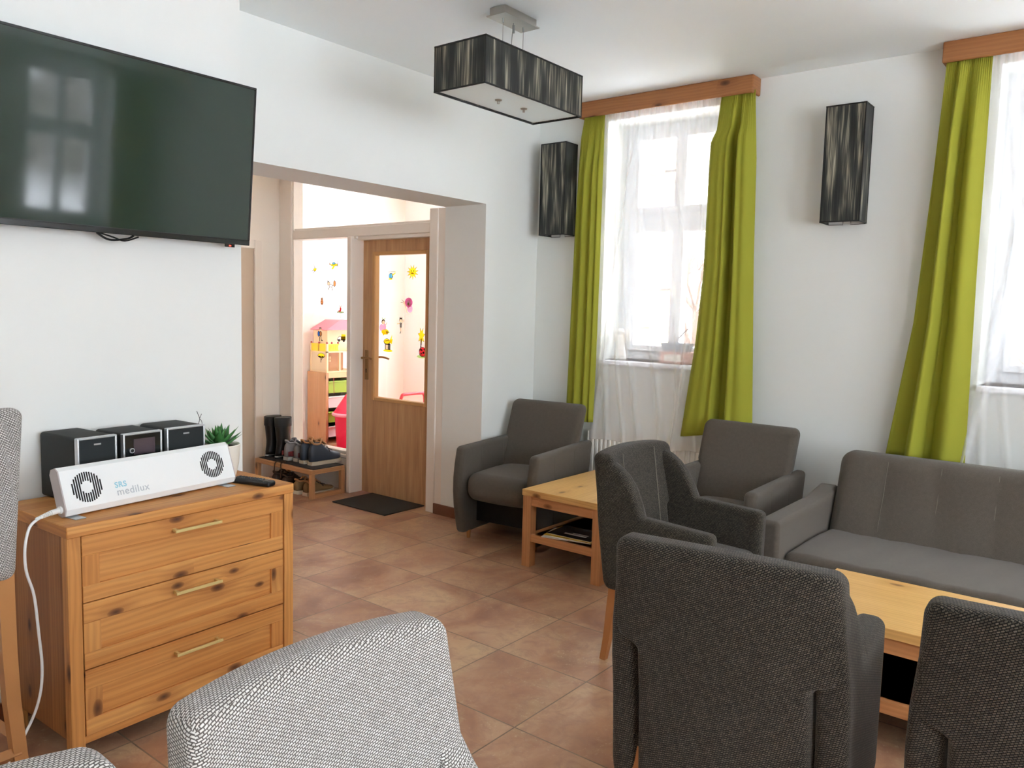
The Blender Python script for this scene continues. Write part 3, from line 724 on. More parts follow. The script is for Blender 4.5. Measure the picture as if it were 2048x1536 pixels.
PL = thing('potted_succulent', 'spiky green succulent in a white carved ceramic pot', 'plant', (1.715, 2.818, ZC))
bm = B(); lathe(bm, [(.056, 0), (.062, .004), (.073, .05), (.079, .125), (.076, .128), (.070, .124), (.068, .11)], n=32); 
for i in range(46):
    a = random.uniform(0, 2*PI); z = random.uniform(.012, .1); r = lerp(.0625, .0775, z/.12)+.0003; l = random.uniform(.006, .012)
    tube(bm, [(r*math.cos(a), r*math.sin(a), z), ((r+.0008)*math.cos(a+.03), (r+.0008)*math.sin(a+.03), z+l)], .0011, 5, mi=1)
obj('pot', bm, [M['pot'], M['potmark']], PL, smooth=True)
bm = B(); lathe(bm, [(.069, .108), (.069, .115), (.02, .118)], n=24); obj('soil', bm, M['soil'], PL)
k = 0
for ring, (n, ln, el, w) in enumerate(((9, .095, .35, .023), (8, .094, .75, .023), (6, .084, 1.1, .019), (4, .07, 1.38, .014))):
    for i in range(n):
        a = 2*PI*i/n + ring*.37 + random.uniform(-.1, .1); e = el+random.uniform(-.08, .08); L = ln*random.uniform(.9, 1.08)
        bm = B(); rings = []
        for s in range(7):
            t = s/6; wd = w*math.sin(PI*min(t*.62+.28, 1))*(1-t**3)+.0006; up = .12*t*t*L*2
            cr = L*t*math.cos(e); cz = L*t*math.sin(e)+up*.4
            c = V((cr*math.cos(a), cr*math.sin(a), .118+cz)); side = V((-math.sin(a), math.cos(a), 0)); nrm = V((-math.sin(e)*math.cos(a), -math.sin(e)*math.sin(a), math.cos(e)))
            rings.append([c-side*wd, c-nrm*wd*.35, c+side*wd, c+nrm*wd*.12])
        loft(bm, rings)
        obj('leaf', bm, M['leaf'], PL, smooth='all')
bm = B()
w_ = [(-.062, .02, .10), (-.066, .022, .15), (-.07, .02, .2), (-.074, .02, .215), (-.07, .02, .232), (-.082, .02, .262)]
tube(bm, w_, .0012, 5, sub=3); tube(bm, [(-.07, .02, .232), (-.062, .02, .25)], .001, 5); tube(bm, [(-.07, .02, .2), (-.06, .02, .21), (-.064, .02, .225), (-.071, .02, .23)], .0011, 5, sub=3); tube(bm, [(-.068, .02, .175), (-.06, .02, .185), (-.07, .02, .198)], .001, 5, sub=3)
obj('wire_ornament', bm, plain('dark_wire', '#3d3d3a', .5, .6), PL)

RC = thing('remote_control', 'black remote control lying by the end of the white lamp', 'remote control', (1.722, 2.60, ZC), math.radians(-73))
bm = B(); rbox(bm, (0, 0, .011), (.088, .023, .0105), .009, n=(2, 1, 1), seg=3); obj('case', bm, M['blk'], RC, smooth=True)
bm = B()
for i in range(9):
    for j in (-1, 0, 1): rbox(bm, (-.07+i*.0135, j*.0125, .0225), (.0042, .004, .0016), .0012, seg=1)
obj('buttons', bm, plain('button_rubber', '#4a4d4e', .6), RC)
obj('battery_seam', one(box, .062, .0635, -.0225, .0225, .0215, .0219), M['silver'], RC)

# ------------------------------------------------------------------ lamps
PD = thing('pendant_lamp', 'rectangular black string shade pendant lamp hanging from the ceiling', 'lamp', (2.985, 2.415, 2.405))
def shade(parent, hx, hy, h, open_back=False, name='lamp_shade'):
    bm = B(); t = .003
    if not open_back: box(bm, -hx, hx, hy-t, hy, 0, h)
    box(bm, -hx, hx, -hy, -hy+t, 0, h)
    for s in (-1, 1): box(bm, s*hx, s*(hx-t), -hy+t, hy-(0 if open_back else t), 0, h)
    sh = obj(name, bm, M['string'], parent)
    bm = B(); e = .0035
    for z in (0, h):
        for s in (-1, 1):
            if not (open_back and s == 1): box(bm, -hx-e, hx+e, s*hy-e, s*hy+e, z-e, z+e, .001)
            box(bm, s*hx-e, s*hx+e, -hy, hy, z-e, z+e, .001)
    for sx in (-1, 1):
        for sy in (-1, 1): box(bm, sx*hx-e*.7, sx*hx+e*.7, sy*hy-e*.7, sy*hy+e*.7, 0, h)
    obj('shade_rim', bm, M['blackrim'], sh)
    return sh
shade(PD, .362, .147, .192)
obj('diffuser', one(box, -.352, .352, -.137, .137, .004, .009), M['frost'], PD)
for x in (-.095, .095):
    bm = B(); lathe(bm, [(.017, .0035), (.015, .0), (.006, -.003), (.006, -.014), (.001, -.015)], (x, 0), 16); obj('diffuser_knob', bm, M['chrome'], PD, smooth=True)
bm = B(); box(bm, -.118, .118, -.045, .045, .375, .41, .002); box(bm, -.128, .128, -.055, .055, .370, .375); obj('ceiling_plate', bm, M['chrome'], PD)
for x in (-.075, .075):
    bm = B(); tube(bm, [(x, 0, .19), (x, 0, .372)], .0013, 6); lathe(bm, [(.004, .35), (.004, .372)], (x, 0), 10); obj('suspension_wire', bm, M['wire'], PD)
bm = B(); tube(bm, [(0.01, 0, .15), (.0, .01, .25), (.002, 0, .372)], .0022, 6, sub=4); lathe(bm, [(.006, .325), (.006, .36)], (.002, 0), 10); obj('flex', bm, M['wire'], PD)
bm = B(); box(bm, -.36, .36, -.004, .004, .182, .19); box(bm, -.08, -.07, -.145, .145, .182, .19); box(bm, .07, .08, -.145, .145, .182, .19); tube(bm, [(-.095, 0, 0), (-.095, 0, .185)], .004, 6); tube(bm, [(.095, 0, 0), (.095, 0, .185)], .004, 6); obj('shade_frame', bm, M['chrome'], PD)

def sconce(label, y):
    t = thing('wall_lamp', label, 'lamp', (XW-.069, y, 1.966), -PI/2)
    shade(t, .1, .069, .605, True)
    bm = B(); box(bm, -.09, .09, .055, .068, .1, .5); obj('back_plate', bm, M['white'], t)
    bm = B(); tube(bm, [(-.097, .066, 0), (-.097, .066, -.004), (-.02, .066, -.005), (-.02, .066, .012)], .0015, 6); tube(bm, [(.02, .066, .012), (.02, .066, -.005), (.097, .066, -.004), (.097, .066, 0)], .0015, 6); obj('wire_frame', bm, M['blackrim'], t)
    bm = B(); lathe(bm, [(.014, .2), (.014, .26), (.03, .31), (.028, .34), (.005, .36)], (0, 0), 14); obj('bulb', bm, M['frost'], t, smooth=True)
    bm = B(); box(bm, -.012, .012, .0, .056, .19, .21); obj('bulb_arm', bm, M['chrome'], t)
sconce('black string wall lamp in the corner beside the pendant lamp', 3.228)
sconce('black string wall lamp on the wall between the two windows', 1.34)

# ------------------------------------------------------------------ pelmets and curtains
def pelmet(label, y0, y1):
    bm = B(); x0 = XW-.118
    rbox(bm, (x0+.009, (y0+y1)/2, 2.765), (.009, (y1-y0)/2, .0505), .0085, seg=3)
    for ye in (y0+.009, y1-.009): rbox(bm, (XW-.059, ye, 2.765), (.0585, .009, .0505), .008, seg=2)
    box(bm, x0+.014, XW-.001, y0+.014, y1-.014, 2.795, 2.8155)
    tag(obj('curtain_pelmet', bm, M['pelmet'], grain=1, smooth=True), label, 'pelmet')
pelmet('pine pelmet over the corner window, its end behind the pendant lamp', 1.865, 3.05)
pelmet('pine pelmet over the window above the sofa', -.42, .905)

def curtain(name, label, cat, mat, ztop, zbot, edgeL, edgeR, folds, x0, depth, nu=90, nv=60, xf=None, wob=.0, group=None, thick=.0016, along='y', hem=True):
    """edgeL(t), edgeR(t): lateral position of both edges (t 0 at top); folds: list of (s, amplitude) bumps"""
    bm = B()
    def fn(s, t):
        a = edgeL(t); b = edgeR(t)
        y = lerp(a, b, s)
        dx = 0
        for ph, am, wd in folds:
            c = ph + .03*math.sin(3*t+ph*9)*wob*10
            dx += am*math.exp(-((s-c)/wd)**2)
        g = .004*math.sin(s*150+1.3)*math.exp(-t*14)
        z = lerp(ztop, zbot(s) if callable(zbot) else zbot, t)
        x = x0 - (max(dx, -.12)*depth*(.05+.95*min(t*5, 1)) + g)
        return (x, y, z) if along == 'y' else (y, x, z)
    grid(bm, fn, nu, nv)
    o = obj(name, bm, mat, smooth='all', recalc=False)
    if thick:
        m = o.modifiers.new('Solidify', 'SOLIDIFY'); m.thickness = thick
    tag(o, label, cat, group)
    return o
P = lambda *pts: (lambda t: pw(t, pts))
XC = 4.504
# left curtain of the corner window
curtain('curtain', 'narrow lime curtain by the corner wall lamp', 'curtain', M['green'], 2.735, .715, P((0, 3.015), (.07, 3.04), (.3, 3.06), (1, 3.09)), P((0, 2.863), (.5, 2.862), (.8, 2.865), (1, 2.872)),
        [(.12, .5, .1), (.42, 1, .13), (.72, .8, .1), (.9, .5, .06)], XC, .055)
# right curtain of the corner window
curtain('curtain', 'wide lime curtain hanging behind the armchair between the two windows', 'curtain', M['green'], 2.735, lambda s: lerp(.70, .79, s), P((0, 2.062), (.1, 2.08), (.13, 2.112), (.5, 2.118), (.72, 2.15), (1, 2.22)), P((0, 1.86), (.2, 1.828), (.5, 1.812), (1, 1.767)),
        [(.1, .6, .1), (.3, .9, .15), (.44, .6, .05), (.55, -2.2, .045), (.68, .7, .06), (.82, 1.0, .15)], XC, .075)
curtain('curtain', 'lime curtain hanging to the sofa beside the lone wall lamp', 'curtain', M['green'], 2.735, lambda s: lerp(.742, .735, s), P((0, .887), (.3, .915), (.65, .955), (1, 1.045)), P((0, .69), (.5, .687), (.8, .678), (1, .672)),
        [(.08, -.2, .06), (.2, -.9, .06), (.34, 1.1, .1), (.53, -1.0, .05), (.75, .8, .16)], XC, .075)
# sheers
def sheer(label, y0, y1, zb, x0=4.526):
    rnd = random.Random(int(y0*100)); fl = []
    s = .03
    while s < 1:
        fl.append((s, rnd.uniform(.4, 1), rnd.uniform(.012, .03))); s += rnd.uniform(.05, .1)
    o = curtain('sheer_curtain', label, 'curtain', M['sheer'], 2.735, zb, P((0, y0), (1, y0+.005)), P((0, y1), (1, y1)), fl, x0, .019, 160, 40, thick=0, wob=.5)
    return o
sheer('white sheer curtain between two lime curtains in the corner', 2.90, 2.04, lambda s: .595+.012*math.sin(s*9))
sheer('white sheer curtain over the window above the sofa', .70, -.16, lambda s: .70+.01*math.sin(s*8))
tag(curtain('sheer_curtain', 'white sheer curtain mirrored in the television', 'curtain', M['sheer'], 2.73, .6, P((0, 3.2), (1, 3.2)), P((0, 4.2), (1, 4.2)), [(i/14+.03, .8 if i % 2 else .5, .02) for i in range(14)], YB+.04, -.03, 100, 20, thick=0, along='x'))
tag(curtain('curtain', 'lime curtain mirrored in the television screen', 'curtain', M['green'], 2.73, .6, P((0, 4.12), (1, 4.14)), P((0, 4.5), (1, 4.52)), [(.15, 1, .1), (.45, 1, .1), (.8, 1, .1)], YB+.07, -.045, 40, 10, along='x'))

# radiator
RD = thing('radiator', 'white ribbed radiator under the corner window', 'radiator', (4.557, 2.47, .1))
bm = B(); hw = .46
box(bm, -.022, -.016, -hw, hw, 0, .55, .002); box(bm, .016, .022, -hw, hw, 0, .55, .002)
n = 26
for i in range(n):
    y = -hw+.02+(2*hw-.04)*(i+.5)/n
    rbox(bm, (-.022, y, .275), (.006, .0105, .25), .005, seg=2)
obj('panel', bm, M['rad'], RD, smooth=True)
bm = B(); box(bm, -.028, .026, -hw, -hw+.006, -.003, .553, .002); box(bm, -.028, .026, hw-.006, hw, -.003, .553, .002); box(bm, -.028, .026, -hw+.006, hw-.006, .547, .556, .003)
obj('casing', bm, M['rad'], RD)
for y in (hw-.05, hw-.12): obj('pipe', one(tube, [(0, y, 0), (0, y, -.1)], .009, 8), M['rad'], RD)
for y in (-.3, .3): obj('wall_bracket', one(box, .022, .029, y-.02, y+.02, .08, .5), M['rad'], RD)

# sill ornaments
AN = thing('figurine', 'white angel figurine on the corner window sill', 'figurine', (4.70, 2.80, ZS), 0)
bm = B(); lathe(bm, [(.04, 0), (.042, .01), (.034, .06), (.022, .12), (.025, .15), (.012, .165), (.012, .17)], n=16); obj('robe', bm, M['cream'], AN, smooth=True)
bm = B(); bmesh.ops.create_uvsphere(bm, u_segments=14, v_segments=10, radius=.022, matrix=Matrix.Translation((0, 0, .188))); obj('head', bm, M['cream'], AN, smooth='all')
for s in (-1, 1):
    bm = B(); rbox(bm, (.015, s*.035, .14), (.006, .03, .045), .0055, seg=2, f=lambda p, s=s: V((p.x, p.y, p.z+abs(p.y)*.4))); obj('wing', bm, M['cream'], AN, smooth=True)
bx = thing('card_box', 'rose card box under the grey planter on the window sill', 'box', (4.665, 2.36, ZS))
bm = B(); box(bm, -.06, .06, -.09, .09, 0, .075, .003); obj('body', bm, M['rose'], bx); obj('paper_label', one(box, -.0615, -.06, -.06, .06, .015, .06), M['paper'], bx)
pt = thing('planter', 'grey planter with a dry twig on the rose box', 'planter', (4.665, 2.36, ZS+.0755))
bm = B(); loft(bm, [[(sx*a, sy*b, z) for sx, sy in ((-1, -1), (1, -1), (1, 1), (-1, 1))] for a, b, z in ((.045, .075, 0), (.055, .09, .055), (.05, .085, .055), (.048, .083, .045))]); obj('pot', bm, M['slate'], pt)
bm = B(); tube(bm, [(0, .03, .045), (0, -.01, .09), (0, -.07, .15)], .003, 6, sub=3); tube(bm, [(0, 0, .08), (0, .03, .1)], .002, 6); obj('twig', bm, M['bark'], pt)

# ------------------------------------------------------------------ wing dining armchairs (local: faces -y)
def wing_chair(name, label, fab, legm, loc, rz, group, sc=1., plainback=False, zb=.325):
    low = lambda z: z if z > .45 else .45-(.45-z)*(.45-zb)/.125
    t = thing(name, label, 'armchair', loc, rz, group)
    t.scale = (sc, sc, sc)
    lean = lambda z: max(0, z-.33)*.15
    bow = lambda x: -.035*(abs(x)/.27)**2.2
    # seat
    bm = B(); rbox(bm, (0, -.04, .395), (.215, .235, .075), .045, n=(4, 4, 1), seg=4, f=lambda p: V((p.x, p.y, p.z+.02*(1-(p.x/.22)**2)*(1-((p.y+.04)/.25)**2) if p.z > .4 else p.z)))
    obj('seat', bm, fab, t, smooth='all', grain=0)
    # back: full width above the arms, narrower between them below
    def fback(p):
        z = p.z
        q = ease(max(0, min(1, (z-.602)/.03)))
        w = (.75 + .25*q) * (1 - .05*max(0, z-.62)/.25)
        top = max(0, (z-.80)/.08)
        return V((p.x*w, p.y + lean(z) + bow(p.x*w), low(z) + (.012*(1-(p.x/.27)**2))*top))
    bm = B(); rbox(bm, (0, .178, .5975), (.276, .047, .2775), .03, n=(14, 1, 36), seg=4, f=fback)
    bk = obj('backrest', bm, fab, t, smooth='all', grain=0)
    for s in ((-1, 1) if not plainback else ()):
        bm = B(); tube(bm, [(s*.135, .139-.009+lean(z)+bow(.135), z) for z in (.46, .55, .65, .75, .84, .865)], .0022, 6, sub=3); obj('seam', bm, M['seam'] if fab != M['light'] else plain('pale_thread', '#aaa7a2', .9), bk, smooth=True)
    # arms: side panels whose top edge sweeps up into the wings
    for s in (-1, 1):
        def top(y):
            if plainback: return pw(y, [(-.27, .56), (.07, .575), (.1, .59), (.125, .65), (.145, .73), (.165, .80), (.185, .845), (.25, .862)])
            return pw(y, [(-.27, .632), (-.1, .64), (.042, .647), (.05, .685), (.062, .735), (.085, .79), (.115, .832), (.15, .858), (.19, .868), (.25, .87)])
        def farm(p, s=s):
            y, z = p.y, p.z
            tz = (z-.33)/.33
            tp = top(y)
            zz = .325 + max(0, min(1.05, tz))*(tp-.325)
            yy = y + (lean(zz) if y > .05 else 0)*min(1, max(0, (y-.05)/.1)) - (.012*(zz-.33) if y < -.2 else 0)
            xx = p.x - s*.03*max(0, (zz-.6)/.27)
            return V((xx, yy, low(zz)))
        bm = B(); rbox(bm, (s*.2485, -.04, .495), (.0365, .231, .165), .026, n=(1, 22, 5), seg=4, f=farm)
        obj('armrest', bm, fab, t, smooth='all', grain=1)
    bm = B(); rbox(bm, (0, -.03, .335), (.235, .22, .018), .008, seg=2); obj('seat_base', bm, fab, t, smooth=True)
    for sx in (-1, 1):
        bm = B(); tube(bm, [(sx*.222, .165, .33), (sx*.224, .178, .2), (sx*.222, .19, .1), (sx*.222, .207, 0)], lambda q: .026-.008*q, 4, sub=3)
        obj('leg', bm, legm, t)
        bm = B(); tube(bm, [(sx*.222, -.215, .33), (sx*.224, -.22, 0)], lambda q: .026-.008*q, 4); obj('leg', bm, legm, t)
    return t
wing_chair('wing_armchair', 'charcoal winged armchair with curved wooden leg seen from its side', M['dark'], M['oak'], (3.025, 1.488, 0), 0, 'dark winged armchairs')
wing_chair('wing_armchair', 'charcoal winged armchair seen from behind, backing the open floor', M['dark'], M['oak'], (1.995, .765, 0), math.radians(95.5), 'dark winged armchairs', 1.03, False, .19)
wing_chair('wing_armchair', 'charcoal winged armchair seen from behind, cut by the photo edge', M['dark'], M['oak'], (2.015, .055, 0), math.radians(93), 'dark winged armchairs', 1.03, False, .19)
wing_chair('wing_armchair', 'light grey woven armchair, the nearer one in front of the pine chest', M['light'], M['oak'], (.82, .81, 0), 0, 'light grey armchairs', 1., True)
wing_chair('wing_armchair', 'light grey woven armchair showing only a back corner below the bar stool', M['light'], M['oak'], (.19, .80, 0), math.radians(-2), 'light grey armchairs', 1., True)

# ------------------------------------------------------------------ bar stool at the left edge
ST = thing('bar_stool', 'tall bar stool with pale fabric back and wooden legs beside the chest', 'stool', (.575, 2.16, 0), math.radians(2))
bm = B(); rbox(bm, (0, .12, .955), (.215, .03, .225), .026, n=(6, 1, 4), seg=4, f=lambda p: V((p.x*(1+.06*(p.z-.73)/.45), p.y-.02-(p.z-.73)*.1-.03*(1-(p.x/.22)**2)*0, p.z)))
obj('backrest', bm, M['light'], ST, smooth='all', grain=0)
bm = B(); rbox(bm, (0, .3, .75), (.205, .2, .035), .03, n=(4, 4, 1), seg=3); obj('seat', bm, M['light'], ST, smooth='all')
for sx in (-1, 1):
    bm = B(); tube(bm, [(sx*.195, .11, .75), (sx*.2, .1, .4), (sx*.225, .06, 0)], lambda q: .027-.006*q, 4, sub=3); obj('leg', bm, M['stoolw'], ST)
    bm = B(); tube(bm, [(sx*.18, .47, .73), (sx*.2, .48, 0)], lambda q: .026-.006*q, 4); obj('leg', bm, M['stoolw'], ST)
    obj('stretcher', one(tube, [(sx*.205, .09, .3), (sx*.195, .475, .3)], .015, 4), M['stoolw'], ST)
obj('stretcher', one(tube, [(-.21, .085, .26), (.21, .085, .26)], .017, 4), M['stoolw'], ST)
obj('stretcher', one(tube, [(-.195, .475, .22), (.195, .475, .22)], .017, 4), M['stoolw'], ST)

# ------------------------------------------------------------------ club armchairs (local: faces -y)
def club_chair(label, loc, rz):
    t = thing('club_armchair', label, 'armchair', loc, rz, 'taupe club armchairs')
    W, fab = .30, M['taupe']
    bm = B(); rbox(bm, (0, -.06, .345), (.232, .29, .085), .07, n=(6, 6, 1), seg=5, f=lambda p: V((p.x, p.y - (.03*(1-(p.x/.24)**2) if p.y < 0 else 0), p.z+.022*max(0, 1-(p.x/.24)**2)*max(0, 1-((p.y+.06)/.3)**2)*(1 if p.z > .34 else 0) - max(0, p.y)*.06)))
    seat = obj('seat', bm, fab, t, smooth='all', grain=0)
    bm = B(); tube(bm, [(x, -.372+.06*(x/.232)**2-.0, .352) for x in [(-.21+.042*i) for i in range(11)]], .0018, 5); obj('seam', bm, M['seam'], seat, smooth=True)
    bm = B(); tube(bm, [(0, -.379, .352), (0, -.370, .31), (0, -.35, .28)], .0012, 5); obj('seam', bm, M['seam'], seat, smooth=True)
    def fb(p):
        z = p.z-.36
        return V((p.x*(.955+.03*z), p.y + .38*z, p.z))
    bm = B(); rbox(bm, (0, .118, .58), (.285, .045, .265), .042, n=(6, 1, 5), seg=4, f=lambda p: (lambda q: V((q.x if p.z > .60 else max(-.2345, min(.2345, q.x)), q.y, q.z)))(fb(p)))
    obj('backrest', bm, fab, t, smooth='all', grain=0)
    for s in (-1, 1):
        def fa(p, s=s):
            tz = (p.z-.04)/.56
            y = p.y
            front = max(0, (-y-.2)/.14)
            yy = y - front*(.06*math.sin(PI*min(tz, 1)*.9)-.0*tz) + (.19*(p.z-.3) if y > .2 else 0)
            return V((p.x, yy, p.z + .018*max(0, tz)*(y+.05)))
        bm = B(); rbox(bm, (s*.267, -.01, .32), (.033, .325, .28), .024, n=(1, 12, 6), seg=3, f=fa)
        ar = obj('armrest', bm, fab, t, smooth='all', grain=1)
        bm = B()
        for sd in (-1, 1):
            for yy in (-.15, .1): tube(bm, [(s*.267+sd*.0332, yy, .40 if sd*s < 0 else .1), (s*.267+sd*.0334, yy, .57)], .001, 5)
        obj('seam', bm, M['seam'], ar)
    bm = B(); box(bm, -.234, .234, -.2, .25, .1, .27); obj('base', bm, M['darkvoid'], t)  # black block painted as the shade in the open gap under the seat
    for sx in (-1, 1):
        for y in (-.27, .24):
            bm = B(); tube(bm, [(sx*.245, y, .05), (sx*.245, y, 0)], lambda q: .016-.005*q, 12); obj('leg', bm, M['oak'], t)
    return t
R9 = -PI/2
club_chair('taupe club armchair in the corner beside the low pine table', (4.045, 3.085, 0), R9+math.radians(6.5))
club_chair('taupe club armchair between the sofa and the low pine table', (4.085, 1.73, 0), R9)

# ------------------------------------------------------------------ sofa
SF = thing('sofa', 'taupe fabric sofa with squared stitched back by the window wall', 'sofa', (0, 0, 0))
bm = B(); y0s, y1s = -.85, 1.185
def seatf(p):
    wr = .004*math.sin(p.y*31+p.x*9)*math.sin(p.y*13) if p.z > .4 else 0
    return V((p.x, p.y, p.z + wr + .008*math.sin(PI*(p.x-3.42)/.7)*(1 if p.z > .4 else 0) + (p.x-3.7)*-.03))
rbox(bm, (3.78, (y0s+y1s)/2, .345), (.345, (y1s-y0s)/2-.002, .075), .035, n=(6, 60, 1), seg=4, f=seatf); seat = obj('seat', bm, M['taupe'], SF, smooth='all', grain=1)
bm = B(); tube(bm, [(3.437, y, .398) for y in (y0s+.03, 0, y1s-.03)], .0015, 5); obj('seam', bm, M['seam'], seat)
obj('base', one(box, 3.47, 4.25, y0s, y1s, .07, .27, .01), M['taupe'], SF)
def backf(p):
    z = p.z-.40; c = 0
    if p.x < 4.11:
        ph = (p.y-1.185)/.235
        c = .012*abs(math.sin(PI*ph))**.6
        c += .006*abs(math.sin(PI*(z)/.2))**.6
    return V((p.x - c + z*.42 - .3*max(0, z-.2)**2, p.y, p.z))
bm = B(); rbox(bm, (4.105, (y0s+y1s)/2, .56), (.07, (y1s-y0s)/2-.004, .225), .06, n=(1, 90, 12), seg=5, f=backf); bk = obj('backrest', bm, M['taupe'], SF, smooth='all', grain=1)
for i in range(1, 9):
    yy = 1.185-.235*i; bm = B(); tube(bm, [backf(V((4.034, yy, z))) for z in (.40, .48, .56, .64, .72, .76)], .0016, 5, sub=2); obj('seam', bm, M['seam'], bk)
for yy0, yy1, lab in ((y1s, 1.285, 'left'), (y0s-.16, y0s, 'right')):
    bm = B()
    rbox(bm, (3.80, (yy0+yy1)/2, .32), (.43, (yy1-yy0)/2, .25), .022, n=(8, 2, 3), seg=3, f=lambda p: V((p.x+(.0), p.y, p.z + (.03*ease(max(0, min(1, (p.x-4.0)/.2))) if p.z > .5 else 0))))
    ar = obj('armrest', bm, M['taupe'], SF, smooth='all', grain=0)
bm = B()
for y in (-.8, 1.1):
    for x in (3.5, 4.15):
        b2 = B(); tube(b2, [(x, y, .07), (x, y, 0)], .02, 12); obj('leg', b2, M['oak'], SF)
bm.free()

# ------------------------------------------------------------------ coffee tables
def coffee_table(label, x0, x1, y0, y1, h, shelf_axis):
    t = thing('coffee_table', label, 'table', ((x0+x1)/2, (y0+y1)/2, 0), 0, 'pine coffee tables')
    a, b = (x1-x0)/2, (y1-y0)/2
    g = 0 if a > b else 1
    obj('tabletop', one(box, -a, a, -b, b, h-.036, h, .002), M['table'], t, grain=g)
    L = .056
    for sx in (-1, 1):
        for sy in (-1, 1): obj('leg', one(box, sx*a-sx*.004, sx*(a-L-.004), sy*b-sy*.004, sy*(b-L-.004), 0, h-.036, .0015), M['tleg'], t, grain=2)
    for sx in (-1, 1): obj('apron', one(box, sx*(a-.012), sx*(a-.03), -b+L, b-L, h-.09, h-.036), M['tleg'], t, grain=1)
    for sy in (-1, 1): obj('apron', one(box, -a+L, a-L, sy*(b-.012), sy*(b-.03), h-.09, h-.036), M['tleg'], t, grain=0)
    bm = B(); box(bm, -a+.02, a-.02, -b+L, b-L, .165, .182); box(bm, -a+L, a-L, -b+.02, b-.02, .165, .182)
    obj('shelf', bm, M['tleg'], t, grain=g)
    for sx in (-1, 1): obj('shelf_rail', one(box, sx*(a-.012), sx*(a-.03), -b+L, b-L, .148, .19), M['tleg'], t, grain=1)
    return t
coffee_table('low pine table with magazines on its shelf between the club armchairs', 3.535, 4.33, 2.18, 2.712, .445, 0)
coffee_table('low pine table in front of the sofa', 2.775, 3.31, -.35, .92, .445, 1)
def magazine(label, loc, rz, w, h, cover, t=.004):
    m = thing('magazine', label, 'magazine', loc, rz, 'magazines on the table shelf')
    obj('pages', one(box, -w/2, w/2, -h/2, h/2, 0, t*.8), M['paper'], m)
    obj('cover', one(box, -w/2-.001, w/2+.001, -h/2-.001, h/2+.001, t*.8, t), cover, m); return m
magazine('white magazine lowest on the table shelf', (3.68, 2.46, .191), .25, .21, .29, M['paper'], .004)
magazine('yellow magazine in the middle of the shelf pile', (3.69, 2.445, .1955), .12, .21, .29, M['magyel'], .005)
mg = magazine('dark covered magazine on top of the shelf pile', (3.705, 2.44, .201), .05, .2, .28, M['magdark'], .004)
bm = B(); box(bm, -.05, -.03, -.08, .06, .004, .0043); box(bm, -.02, -.01, -.08, .02, .004, .0043); obj('cover_print', bm, M['paper'], mg)

# ------------------------------------------------------------------ hall: bench, shoes, mats
BN = thing('shoe_bench', 'low pine shoe bench with dark felt top in the hall', 'bench', (3.832, 5.16, 0))
a, b, h = .158, .36, .218; L = .034
for sx in (-1, 1):
    for sy in (-1, 1): obj('leg', one(box, sx*a, sx*(a-L), sy*b, sy*(b-L), 0, h-.034, .0015), M['bench'], BN, grain=2)
for sx in (-1, 1): obj('rail', one(box, sx*a, sx*(a-L), -b, b, h-.034, h, .0015), M['bench'], BN, grain=1)
for sy in (-1, 1):
    obj('rail', one(box, -a+L, a-L, sy*b, sy*(b-L), h-.034, h, .0015), M['bench'], BN, grain=0)
    obj('foot_rail', one(box, -a+L, a-L, sy*b, sy*(b-L), 0, .034, .0015), M['bench'], BN, grain=0)
obj('board', one(box, -a+L, a-L, -b+L, b-L, h-.02, h-.004), M['bench'], BN)
bm = B(); rbox(bm, (.012, 0, h+.003), (a-.014, b-.012, .003), .0028, n=(6, 12, 1), seg=2); obj('felt_pad', bm, M['felt'], BN)
ZB = .2245
bm = B(); tube(bm, [(3.70, 5.235, .2265), (3.668, 5.24, .222), (3.665, 5.25, .18), (3.667, 5.255, .12)], .0045, 6, sub=3); tube(bm, [(3.70, 5.165, .2265), (3.668, 5.17, .222), (3.665, 5.165, .17), (3.667, 5.17, .11)], .0045, 6, sub=3); tube(bm, [(3.70, 5.235, .2265), (3.73, 5.2, .2265), (3.70, 5.165, .2265)], .004, 6, sub=3)
tag(obj('strap', bm, M['twine'], smooth=True), 'brown strap hanging over the front rail of the shoe bench', 'strap')

